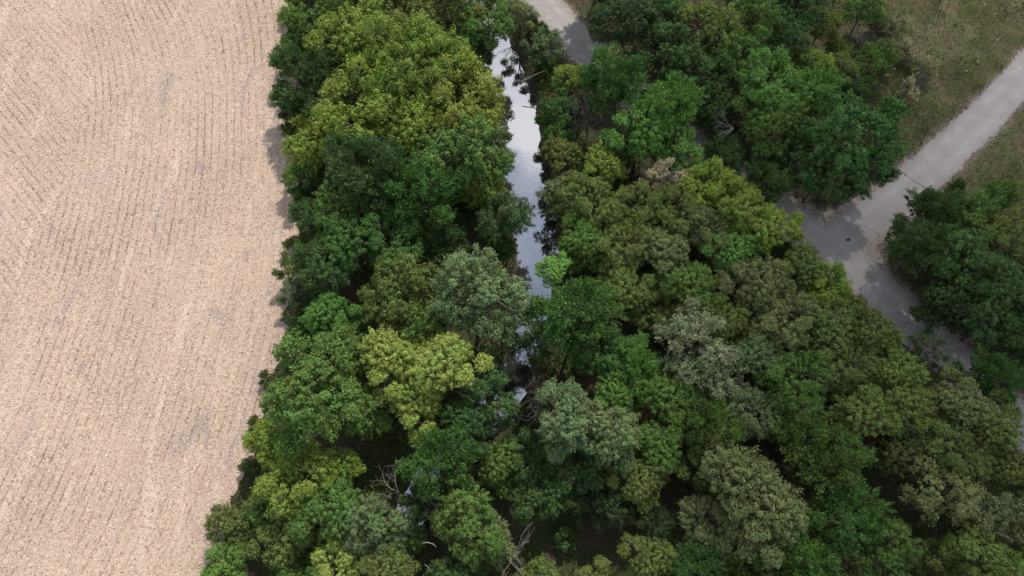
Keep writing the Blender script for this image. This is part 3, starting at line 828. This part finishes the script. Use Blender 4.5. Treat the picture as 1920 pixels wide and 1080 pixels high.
 (1038, 505, 30, 'C', (.13, .24, .03), 'i', 'm', 'small very bright lime green crown tip over the creek', None, 6.0),
 (1082, 588, 70, 'S', 'EM', 'h', 'm', 'large dark emerald crown below the lime green tip beside the creek'),
 (1118, 655, 56, 'C', 'EM', 'i', 'm', 'emerald crown at the lower side of the large dark emerald one'),
 (1010, 640, 42, 'T', 'DG', 'l', 'm', 'dark see-through crown over the last open water'),
 (1165, 548, 52, 'C', 'OL', 'i', 'm', 'olive crown next to the large dark emerald one'),
 (1230, 580, 52, 'C', 'OL', 'l', 'm', 'dark olive crown in the hollow of the central wood'),
 (1295, 540, 54, 'C', 'MG', 'i', 'm', 'mid green crown in the middle of the central wood'),
 (1415, 540, 58, 'C', 'OG', 'i', 'm', 'grey olive pale tipped crown below the round bright green one'),
 (1500, 508, 48, 'C', 'OL', 'i', 'm', 'olive crown beside the small bluish junction tree'),
 (1548, 540, 46, 'C', 'YG', 'i', 'm', 'yellow green crown pointing into the road junction'),
 (1592, 590, 40, 'F', 'OL', 'l', 'm', 'olive crown at the roadside just past the junction'),
 (1355, 610, 46, 'C', 'OL', 'i', 'm', 'olive crown touching the upper grey tree'),
 (1300, 640, 66, 'T', 'PG', 'h', 'm', 'pale grey sage crown, upper one of the greyest trees'),
 (1330, 712, 60, 'T', 'PG', 'i', 'm', 'pale grey sage crown, lower one of the greyest trees'),
 (1470, 605, 58, 'C', 'OG', 'i', 'm', 'grey olive crown inland of the junction point'),
 (1545, 615, 54, 'C', 'OL', 'i', 'm', 'olive dense crown two rows in from the road past the junction'),
 (1630, 630, 50, 'C', 'OL', 'i', 'm', 'olive roadside crown with pale twigs showing road beneath'),
 (1410, 670, 50, 'C', 'SG', 'i', 'm', 'sage green crown inland of the pale grey ones'),
 (1195, 690, 52, 'S', 'BR', 'i', 'm', 'bright leafy crown above the wide pale sage tree'),
 (1150, 745, 46, 'C', 'BR', 'i', 'm', 'bright green crown next to the leafless grey shrub by the hidden creek'),
 (1485, 715, 58, 'C', 'MG', 'i', 'm', 'mid green crown in the right hand wood below grey olive crowns'),
 (1575, 690, 54, 'C', 'OL', 'i', 'm', 'dark olive crown two trees in from the roadside thicket'),
 (1672, 698, 52, 'C', (.115, .150, .024), 'i', 'm', 'yellow olive crown close to the shaded road'),
 (1738, 652, 34, 'T', 'BG', 'l', 'm', 'thin bluish tree with bare limbs at the edge of the shaded road'),
 (1765, 722, 30, 'T', 'BG', 'l', 'm', 'small thin bluish tree lower down the shaded road edge'),
 (1255, 750, 58, 'C', 'MG', 'i', 'm', 'mid green crown upslope of the wide pale sage tree'),
 (1060, 790, 62, 'F', 'SG', 'h', 'm', 'wide pale sage domed crown, its creek side half'),
 (1135, 815, 62, 'F', 'SG', 'h', 'm', 'wide pale sage domed crown, its road side half'),
 (1085, 885, 56, 'F', 'DG', 'l', 'm', 'dark green lower crown beneath the wide pale sage dome'),
 (985, 860, 50, 'C', 'DG', 'l', 'm', 'dark green crown between the sage dome and the pool'),
 (1195, 905, 46, 'C', 'OL', 'i', 'm', 'olive tipped crown beside the black clearing'),
 (1230, 835, 54, 'C', 'MG', 'i', 'm', 'mid green crown inland of the wide sage dome'),
 (1320, 800, 58, 'S', 'MG', 'i', 'm', 'leafy mid green crown below the lower grey tree'),
 (1400, 775, 54, 'C', 'SG', 'i', 'm', 'bluish sage crown above the big knobbly olive tree'),
 (1330, 880, 54, 'C', 'OL', 'l', 'm', 'olive crown on the clearing side of the big knobbly tree'),
 (1385, 910, 72, 'C', 'OG', 'h', 'm', 'big knobbly olive tree, its upper crown'),
 (1440, 965, 72, 'C', 'OG', 'h', 'm', 'big knobbly olive tree neighbour, lower and darker crown'),
 (1330, 985, 52, 'C', 'OG', 'i', 'm', 'olive crown hanging on the clearing side near the bottom'),
 (1500, 810, 60, 'S', 'MG', 'i', 'm', 'leafy mid green crown with fine tips right of the sage one'),
 (1560, 880, 62, 'S', 'MG', 'i', 'm', 'green leafy crown beside the big knobbly olive tree'),
 (1585, 965, 64, 'S', (.055, .12, .018), 'i', 'm', 'deep grass green crown sloping to the dark hollow'),
 (1620, 775, 60, 'C', (.115, .150, .024), 'i', 'm', 'shaded yellow olive crown in the dense wood by the road side'),
 (1700, 765, 54, 'C', 'OL', 'i', 'm', 'olive crown second in from the bright roadside tree'),
 (1788, 758, 56, 'C', 'OG', 'i', 'm', 'grey olive crown just inland of the bright roadside tree'),
 (1852, 706, 48, 'S', 'EM', 'i', 'm', 'bright emerald tree right at the shaded road near the frame side'),
 (1852, 796, 56, 'C', 'OL', 'i', 'm', 'olive crown beside the small visible piece of lower road'),
 (1780, 850, 58, 'C', 'OL', 'i', 'm', 'olive crown above the twiggy grey olive tree'),
 (1890, 880, 50, 'C', 'OL', 'i', 'm', 'olive crown at the frame side below the lower road piece'),
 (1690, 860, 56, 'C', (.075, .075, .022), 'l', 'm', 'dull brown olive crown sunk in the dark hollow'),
 (1775, 935, 64, 'T', 'OG', 'i', 'm', 'twiggy grey olive tree with hanging bare twigs'),
 (1860, 965, 50, 'T', 'OG', 'i', 'm', 'thin grey olive tree with pale bare limbs at the frame side'),
 (1655, 1035, 62, 'F', (.07, .125, .02), 'i', 'm', 'smooth grass green crown near the bottom by the fallen curved limb'),
 (1770, 1050, 46, 'F', 'OL', 'l', 'm', 'dim olive crown between the fallen limb and the bottom corner'),
 (1850, 1062, 64, 'F', (.105, .145, .022), 'i', 'm', 'smooth yellow green crown at the bottom corner of the frame'),
 (1520, 1055, 56, 'S', 'BR', 'i', 'm', 'bright green leafy crown at the bottom below the knobbly tree'),
 (1400, 1075, 52, 'C', (.105, .140, .022), 'l', 'm', 'yellow olive crown cut by the bottom edge below the knobbly tree'),
 (1300, 1055, 46, 'S', 'EM', 'i', 'm', 'emerald crown at the bottom edge beside the clearing'),
 (1215, 1050, 48, 'C', 'OL', 'i', 'm', 'olive crown at the bottom edge at the end of the clearing'),
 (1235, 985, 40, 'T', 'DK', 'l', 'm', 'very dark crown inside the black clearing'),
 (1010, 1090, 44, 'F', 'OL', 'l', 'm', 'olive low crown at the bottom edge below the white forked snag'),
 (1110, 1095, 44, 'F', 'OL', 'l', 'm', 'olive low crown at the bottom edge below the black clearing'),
 (1015, 935, 50, 'F', 'DG', 'l', 'm', 'dark soft crown added above the white forked snag to shade the clearing'),  # added crown, keeps sun off the clearing
 (1150, 945, 48, 'F', 'DK', 'l', 'm', 'very dark crown added at the upper rim to shade the black clearing'),  # added near black crown that shades the clearing soil
 (1085, 945, 34, 'T', 'DK', 'l', 'm', 'small near black thin crown added to darken the black clearing'),  # added thin crown, its dark colour deepens the gap
 # ---- beyond the road
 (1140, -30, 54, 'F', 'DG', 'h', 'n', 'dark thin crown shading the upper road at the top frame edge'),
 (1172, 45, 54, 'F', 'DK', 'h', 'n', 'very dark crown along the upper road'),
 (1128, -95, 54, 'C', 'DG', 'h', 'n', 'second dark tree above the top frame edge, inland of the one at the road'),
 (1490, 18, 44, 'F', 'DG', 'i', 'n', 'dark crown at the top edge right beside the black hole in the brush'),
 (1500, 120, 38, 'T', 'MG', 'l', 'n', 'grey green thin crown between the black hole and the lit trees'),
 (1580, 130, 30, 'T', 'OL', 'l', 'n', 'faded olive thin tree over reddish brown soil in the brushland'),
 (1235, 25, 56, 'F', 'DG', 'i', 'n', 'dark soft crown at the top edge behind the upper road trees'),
 (1245, 95, 54, 'T', 'DG', 'i', 'n', 'dark sparse crown with grey twigs beside the upper road'),
 (1330, 60, 60, 'F', 'OL', 'i', 'n', 'olive soft dome beyond the upper road'),
 (1410, 30, 54, 'F', 'MG', 'i', 'n', 'mid green soft crown at the top edge inland from the upper road'),
 (1300, 140, 56, 'F', 'DG', 'i', 'n', 'dark green crown behind the road covering bright trees'),
 (1380, 110, 54, 'F', 'MG', 'i', 'n', 'mid green crown below the olive soft dome'),
 (1335, 205, 50, 'F', 'DG', 'l', 'n', 'shaded dark crown hugging the road bend'),
 (1440, 160, 60, 'C', 'BR', 'h', 'n', 'bright green lit crown beyond the road bend'),
 (1515, 178, 52, 'C', 'BR', 'i', 'n', 'bright green lit crown, brushland side of the lit trees'),
 (1440, 230, 58, 'C', 'MG', 'i', 'n', 'mid green crown with pale bare twigs at its road side'),
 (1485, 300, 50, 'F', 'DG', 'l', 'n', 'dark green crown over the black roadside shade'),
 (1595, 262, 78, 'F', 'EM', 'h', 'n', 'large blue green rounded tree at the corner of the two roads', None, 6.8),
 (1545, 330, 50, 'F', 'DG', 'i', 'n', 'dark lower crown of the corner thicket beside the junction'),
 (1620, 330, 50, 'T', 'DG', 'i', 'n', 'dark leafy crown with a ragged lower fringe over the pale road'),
 (1475, 75, 44, 'T', 'DG', 'i', 'n', 'dark crown next to the black hole in the brushland'),
 (1540, 52, 36, 'F', 'OL', 'l', 'n', 'olive crown at the edge of the black hole near the top'),
 (1620, 20, 34, 'F', 'MG', 'l', 'n', 'small green tree at the top edge where brushland meets wood'),
 (1530, 125, 34, 'F', 'YG', 'l', 'n', 'dull yellow green small crown behind the lit trees'),
 (1640, 118, 42, 'F', 'MG', 'b', 'n', 'green rounded bush in the brushland behind the corner tree'),
 (1600, 170, 32, 'F', 'DG', 'b', 'n', 'dark bush squeezed behind the large blue green tree'),
 (1570, 95, 26, 'B', 'OL', 'b', 'n', 'small olive bush on brown ground in the brushland'),
 (1655, 42, 24, 'B', 'PG', 'b', 'n', 'pale straw coloured round bush at the brushland edge near the top'),
 (1700, 102, 24, 'B', 'TN', 'b', 'n', 'pale dry bush on the grass slope, upper one of the dry ones'),
 (1735, 130, 24, 'B', 'TN', 'b', 'n', 'dry tan bush with dark twigs in the middle of the slope'),
 (1702, 172, 22, 'B', 'TN', 'b', 'n', 'grey tan dead bush lowest on the slope above the corner tree'),
 # ---- far side of the junction, lower
 (1740, 400, 46, 'S', 'BG', 'i', 'e', 'bluish leafy crown reaching toward the pale road'),
 (1810, 415, 54, 'F', 'MG', 'i', 'e', 'mid green crown in the thicket beside the grass corner'),
 (1725, 460, 52, 'S', 'BG', 'i', 'e', 'blue green crown overhanging the junction corner'),
 (1795, 350, 15, 'B', 'DG', 'b', 'e', 'tiny dark conical bush at the far road edge by the wire'),
 (1870, 370, 36, 'F', 'MG', 'l', 'e', 'mid green small crown at the grass corner edge'),
 (1800, 490, 58, 'F', 'EM', 'i', 'e', 'emerald crown in the middle of the thicket past the junction'),
 (1880, 450, 56, 'T', 'OL', 'i', 'e', 'sparse olive crown in the thicket at the frame side'),
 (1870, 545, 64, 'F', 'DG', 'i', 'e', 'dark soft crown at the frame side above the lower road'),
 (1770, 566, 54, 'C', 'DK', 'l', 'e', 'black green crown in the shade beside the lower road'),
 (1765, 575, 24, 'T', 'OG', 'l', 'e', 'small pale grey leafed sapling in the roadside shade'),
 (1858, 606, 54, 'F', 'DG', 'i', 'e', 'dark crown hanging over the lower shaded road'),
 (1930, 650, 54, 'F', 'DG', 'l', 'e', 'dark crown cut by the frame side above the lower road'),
]
for t in TREES: plant(*t)

# ------------------------------------------------------------------ bare trees, shrubs and limbs
def grow(T_, a, d, L, rad, lev, r, spread=.55, k=5):
    n = 4; P = [np.array(a, float)]; dd = np.array(d, float)
    for i in range(n):
        dd = dd + r.normal(0, .16, 3); dd /= np.linalg.norm(dd)
        P.append(P[-1] + dd * L / n)
    T_.add(P, [rad * (1 - .45 * i / n) for i in range(n + 1)], k)
    if lev > 0:
        for i in range(2, n + 1):
            for q in range(1 if i < n else 2):
                nd = dd + r.normal(0, spread, 3); nd[2] += .12; nd /= np.linalg.norm(nd)
                grow(T_, P[i], nd, L * r.uniform(.5, .75), rad * .5, lev - 1, r, spread, 3 if lev < 2 else 4)
def bare_tree(px, py, zbase_px_z, height, rad, nbr, lev, mat, label, seed, name='dead_tree', cat='dead tree', lean=(0, 0, 1), group=None, spread=.55, zb=None):
    r = np.random.default_rng(seed)
    P = at(px, py, zbase_px_z)
    root = bpy.data.objects.new(name, None); COL.objects.link(root)
    z0 = float(terrain(np.array([P[0]]), np.array([P[1]]))[0])
    root.location = (P[0], P[1], z0); root['label'] = label; root['category'] = cat
    lean = np.array(lean, float); lean /= np.linalg.norm(lean)
    hz = zbase_px_z - z0                      # the height at which the bare limbs fork
    T_ = Tubes(); T_.add(bend((0, 0, -.1), (0, 0, max(hz, .3)), 0, r), [rad * 1.3, rad * 1.1, rad, rad * .95, rad * .9], 7)
    obj('trunk', T_.mesh('trunk', mat), root)
    for i in range(nbr):
        a = 2 * math.pi * (i + r.uniform(0, .6)) / nbr
        d = lean + np.array([math.cos(a), math.sin(a), 0]) * spread * r.uniform(.5, 1.1); d /= np.linalg.norm(d)
        T_ = Tubes(); grow(T_, (0, 0, max(hz, .3) - .05), d, height * r.uniform(.45, .65), rad * .72, lev, r, spread * .8)
        obj('limb', T_.mesh('limb', mat), root)
    return root
bare_tree(965, 1040, 3.0, 4.2, .07, 2, 2, M_DEAD, 'white forked leafless snag beside the black clearing near the bottom', 3, spread=.35)
bare_tree(748, 922, 5.2, 2.9, .05, 3, 2, M_DEAD, 'white leafless tree spreading beside the dark blue pool', 8, lean=(-.7, .2, .4), spread=.7)
bare_tree(1008, 765, 4.5, 3.0, .04, 9, 2, M_TWIG, 'grey leafless shrub beside the wide sage dome', 5, name='leafless_shrub', cat='shrub', spread=.6)
bare_tree(1100, 245, 2.0, 3.8, .07, 10, 2, M_TWIG, 'grey leafless thicket below the road covering bright trees', 6, name='leafless_shrub', cat='shrub', spread=.8)
bare_tree(1095, 205, 2.4, 3.2, .06, 8, 2, M_TWIG, 'grey leafless thicket closer to the dull yellow tree', 16, name='leafless_shrub', cat='shrub', spread=.8)
bare_tree(1375, 240, 5.5, 2.6, .06, 4, 2, M_TWIG, 'grey bare limbs sticking out toward the road bend', 9, lean=(-.8, -.2, .4), spread=.5)
bare_tree(1612, 80, .5, 2.4, .05, 9, 2, M_TWIG, 'grey leafless shrub in the brushland near the green bush', 10, name='leafless_shrub', cat='shrub', spread=.8)
bare_tree(1722, 160, .4, 1.7, .04, 8, 2, M_TWIG, 'small leafless dark shrub between the dry bushes', 12, name='leafless_shrub', cat='shrub', spread=.9)
bare_tree(1738, 668, 3.6, 2.8, .06, 5, 2, M_TWIG, 'leafless grey tree showing against the shaded lower road', 13, spread=.6)
bare_tree(1870, 985, 4.8, 2.6, .07, 3, 2, M_DEAD, 'pale leafless limbs at the frame side near the bottom', 14, lean=(-.8, .1, .35), spread=.5)
bare_tree(960, 30, 1.4, 2.8, .05, 8, 2, M_TWIG, 'brownish grey leafless shrub between upper creek and upper road', 15, name='leafless_shrub', cat='shrub', spread=.7)
bare_tree(1245, 345, 5.6, 2.4, .05, 7, 2, M_TWIG, 'leafless twiggy top poking from the brownish dry crown', 17, spread=.8)
bare_tree(432, 990, 1.6, 3.2, .06, 5, 2, M_TWIG, 'grey bare twigs inside the tree that juts onto the stubble', 18, spread=.8)

def limb(name, px, zz, rads, label, mat=M_DEAD, cat='branch'):
    P = [at(a, b, z) for (a, b), z in zip(px, zz)]
    o0 = P[0].copy(); T_ = Tubes(); T_.add([p - o0 for p in P], rads, 6)
    o = obj(name, T_.mesh(name, mat)); o.location = o0
    o['label'] = label; o['category'] = cat
    return o
limb('fallen_limb', [(1678, 1034), (1694, 1041), (1708, 1043), (1722, 1040), (1726, 1032)], [1.6, 1.5, 1.5, 1.6, 1.9], [.03, .06, .07, .06, .03], 'curved pale fallen limb by the smooth grass green crown')
limb('bare_branch', [(980, 152), (992, 146), (1004, 140), (1018, 134), (1026, 132)], [1.2, 1.5, 1.8, 2.2, 2.6], [.06, .05, .045, .035, .02], 'pale bare branch dangling from the far bank over the upper water')
limb('broken_limb', [(792, 1018), (802, 1017), (812, 1020), (818, 1026)], [6.4, 6.5, 6.5, 6.2], [.02, .035, .03, .012], 'short pale broken limb on the fresh green crown by the pool')
limb('hanging_branch', [(752, 1078), (756, 1066), (766, 1058), (763, 1048)], [4.6, 5.0, 5.4, 5.8], [.015, .02, .02, .012], 'white crooked branch at the bottom edge over the hidden creek')
limb('hanging_branch', [(796, 1058), (804, 1064), (808, 1072)], [5.6, 5.4, 5.0], [.02, .03, .02], 'short white branch beside the crooked one at the bottom edge')
# utility wire across the pale road, with two small sleeves
wa, wb = at(1668, 300, 5.2), at(1772, 368, 5.2)
cable = bpy.data.objects.new('overhead_wire', None); COL.objects.link(cable); cable.location = wa
cable['label'] = 'thin dark wire strung over the pale road between the corner tree and the thicket'; cable['category'] = 'wire'
T_ = Tubes(); q = [(wb - wa) * (i / 12) + np.array([0, 0, -.5 * math.sin(math.pi * i / 12)]) for i in range(13)]
T_.add(q, [.022] * 13, 5); M_WIRE = simple('black_rubber', (.03, .03, .03), .6)
obj('wire', T_.mesh('wire', M_WIRE), cable)
for f in (4, 8):
    T_ = Tubes(); T_.add([q[f] - np.array([.1, -.07, 0]), q[f], q[f] + np.array([.1, -.07, 0])], [.03, .06, .03], 6)
    obj('sleeve', T_.mesh('sleeve', M_WIRE), cable)

# ------------------------------------------------------------------ stones, white markers, small things
def rock(px, py, s, mat, name, label, cat, group, seed, z=0.04):
    import bmesh
    bm = bmesh.new(); bmesh.ops.create_icosphere(bm, subdivisions=2, radius=1)
    r = np.random.default_rng(seed)
    for v in bm.verts:
        k = 1 + r.normal(0, .1); v.co = Vector((v.co.x * s * k * 1.2, v.co.y * s * k, v.co.z * s * .6 * k))
    me = bpy.data.meshes.new(name); bm.to_mesh(me); bm.free(); me.materials.append(mat)
    o = obj(name, me); P = at(px, py, 0)
    o.location = (P[0], P[1], z + s * .25)
    o['label'] = label; o['category'] = cat
    if group: o['group'] = group
M_STONE_D = simple('dark_stone', (.07, .065, .06)); M_STONE_L = simple('white_stone', (.72, .70, .66))
rock(1590, 450, .17, M_STONE_D, 'stone', 'dark stone lying alone in the middle of the shaded junction', 'stone', None, 1, .06)
for i, (x, y, l) in enumerate([(1868, 78, 'white stone beside the bare grey patch near the frame side'), (1885, 62, 'white stone at the upper end of the bare grey patch'),
                               (1831, 119, 'white stone in the weeds between the bare patch and the road'), (1810, 136, 'white stone lowest on the weedy slope near the road'),
                               (1844, 12, 'white stone near the top edge in the grassland'), (1862, 30, 'small white stone by the olive corner bush'), (1675, 132, 'small white stone by the green rounded bush')]):
    rock(x, y, .085, M_STONE_L, 'stone', l, 'stone', 'white stones in the grassland', 20 + i, .25)
limb('fallen_stick', [(1856, 94), (1864, 84), (1876, 70), (1886, 62)], [.25, .4, .4, .35], [.03, .04, .035, .02], 'long pale stick on the bare grey patch in the grass')

# ------------------------------------------------------------------ ground cover
def cover(name, n, box, accept, hmax, leaf, cols, label, cat, upright, seed, clump=.0):
    r = np.random.default_rng(seed)
    x = r.uniform(box[0], box[1], n); y = r.uniform(box[2], box[3], n)
    k = accept(x, y, r); x, y = x[k], y[k]; n = len(x)
    hgt = hmax(x, y) * r.uniform(.05, 1, n) ** .6
    z = terrain(x, y) + hgt + .02
    d = r.normal(0, 1, (n, 3)); d /= np.linalg.norm(d, axis=1, keepdims=True)
    A = d + np.array([0, 0, upright]); A /= np.linalg.norm(A, axis=1, keepdims=True)
    B = np.cross(A, r.normal(0, 1, (n, 3))); B /= np.linalg.norm(B, axis=1, keepdims=True)
    s = r.uniform(.6, 1.4, n)
    V, F, T = quads(np.stack([x, y, z], 1), A * (s * leaf[0] / 2)[:, None], B * (s * leaf[1] / 2)[:, None], np.clip((fnoise(x * .4, y * .4, seed) - .5) * 2.1 + .52 + r.normal(.0, .16, n), 0, 1))
    m, t = new_mat(name + '_leaf'); N = NT(t)
    rp = N.n('ShaderNodeValToRGB'); e = rp.color_ramp.elements
    e[0].position = .1; e[0].color = (*cols[0], 1); e[1].position = .9; e[1].color = (*cols[-1], 1)
    for i, c in enumerate(cols[1:-1]):
        q = e.new(.1 + .8 * (i + 1) / (len(cols) - 1)); q.color = (*c, 1)
    N.link(N.attr('tint').outputs['Fac'], rp.inputs[0])
    db = N.n('ShaderNodeBsdfDiffuse'); tb = N.n('ShaderNodeBsdfTranslucent'); ms = N.n('ShaderNodeMixShader'); ms.inputs[0].default_value = .2
    N.link(rp.outputs[0], db.inputs[0]); N.link(rp.outputs[0], tb.inputs[0]); N.link(db.outputs[0], ms.inputs[1]); N.link(tb.outputs[0], ms.inputs[2])
    o = N.n('ShaderNodeOutputMaterial'); N.link(ms.outputs[0], o.inputs[0])
    obj(name, mesh_np(name, V, F, {'tint': T}, False, m), kind='stuff', label=label, category=cat)
OFF = [(620, -110), (740, -120), (850, -110), (1290, -90), (1400, -90), (1500, -100), (350, 1180), (480, 1185), (620, 1180), (760, 1190), (900, 1190), (1060, 1200), (1200, 1180), (1340, 1190), (1480, 1180), (1620, 1180), (1760, 1180), (1900, 1180), (1990, 1060), (1995, 950), (2000, 540), (2010, 440), (2020, 330 + 330)]
for i, (x, y) in enumerate(OFF):
    o_ = plant(x, y, 66, 'CFCS'[i % 4], ['MG', 'OL', 'DG', 'MG', 'SG'][i % 5], 'i', 'w', 'green tree of the wood just outside the frame')
    o_['group'] = 'trees just outside the frame'

def acc_wood(x, y, r):
    dr, dc, df = sdf_road(x, y), sdf_creek(x, y), sdf_field(x, y)
    ok = (dr > .35) & (dc > .55) & (df > .25) & (grass_mask(x, y) < .5)
    den = sstep(.42, .62, fnoise(x * .28, y * .28, 81)) * .9 + .1
    den = np.maximum(den, .8 * (df < 2.5)); den = np.maximum(den, .7 * (dc < 2.2))
    return ok & (r.uniform(0, 1, len(x)) < den)
cover('undergrowth', 420000, (-32, 66, -32, 60), acc_wood, lambda x, y: .15 + 1.3 * sstep(.4, .75, fnoise(x * .28, y * .28, 81)), (.24, .14),
      [(.035, .06, .015), (.055, .10, .02), (.10, .13, .035)], 'low leafy plants covering the woodland floor', 'undergrowth', .4, 91)
def acc_grass(x, y, r):
    g = grass_mask(x, y) > .5
    den = .25 + .75 * sstep(.42, .6, fnoise(x * .45, y * .45, 83))
    low = at(1850, 300, 0)
    return g & (sdf_road(x, y) > .15) & (r.uniform(0, 1, len(x)) < den)
cover('weedy_grass', 400000, (16, 76, 2, 66), acc_grass, lambda x, y: .08 + 1.5 * sstep(.40, .72, fnoise(x * .45, y * .45, 83)) * (.5 + fnoise(x * 1.3, y * 1.3, 84)), (.26, .055),
      [(.045, .055, .018), (.12, .10, .05), (.06, .09, .022), (.115, .155, .032), (.24, .235, .085)], 'dry weedy grass on the slope beyond the pale road', 'grass', 1.2, 92)
def acc_verge(x, y, r):
    dr = sdf_road(x, y); df = sdf_field(x, y)
    a = ((dr > -.15) & (dr < .9)) * .5; b = ((df > -.8) & (df < 1.4)) * 1.0
    return (r.uniform(0, 1, len(x)) < np.maximum(a, b) * sstep(.3, .6, fnoise(x * .9, y * .9, 85)))
cover('verge_grass', 260000, (-32, 76, -32, 64), acc_verge, lambda x, y: .04 + .2 * fnoise(x, y, 86) + .6 * (x < -8) * sstep(-.6, .8, sdf_field(x, y)) * fnoise(x * .8, y * .8, 87), (.2, .05),
      [(.10, .085, .05), (.15, .12, .07), (.08, .10, .035), (.22, .18, .11)], 'short dry grass along the road rims and the field edge', 'grass', 1.0, 93)
# unseen cloud added to shade the lower right wood: a thin volume whose edge fades because it gets thinner there
def shade_cloud(name, gx, gy, rx, ry, thick, dens, alt, seed):
    r = np.random.default_rng(seed); nu, nv = 48, 24; V = []
    ph = r.uniform(0, 6.28, 6)
    for j in range(nv + 1):
        t = math.pi * j / nv
        for i in range(nu):
            a = 2 * math.pi * i / nu
            k = 1 + .12 * math.sin(2 * a + ph[0]) + .09 * math.sin(3 * a + ph[1]) + .05 * math.sin(5 * a + ph[2] + t)
            V.append((rx * k * math.sin(t) * math.cos(a), ry * k * math.sin(t) * math.sin(a), thick * math.cos(t) * (1 + .15 * math.sin(4 * a + ph[3]) * math.sin(t))))
    F = [(j * nu + i, (j + 1) * nu + i, (j + 1) * nu + (i + 1) % nu, j * nu + (i + 1) % nu) for j in range(nv) for i in range(nu)]
    m, t = new_mat('shade_cloud_vapour'); N = NT(t)
    pv = N.n('ShaderNodeVolumePrincipled'); pv.inputs['Density'].default_value = dens; pv.inputs['Color'].default_value = (.96, .97, 1, 1); pv.inputs['Anisotropy'].default_value = .5
    o = N.n('ShaderNodeOutputMaterial'); N.link(pv.outputs[0], o.inputs['Volume'])
    ob = obj(name, mesh_np(name, V, F, None, True, m), kind='structure')
    k = alt / sdir.z
    ob.location = (gx + sdir.x * k, gy + sdir.y * k, alt)
shade_cloud('shade_cloud', 50, -10, 46, 46, 14, .036, 420, 3)
scene.cycles.volume_bounces = 0
print('objects', len(bpy.data.objects), 'tris', sum(len(m.polygons) * 2 for m in bpy.data.meshes))
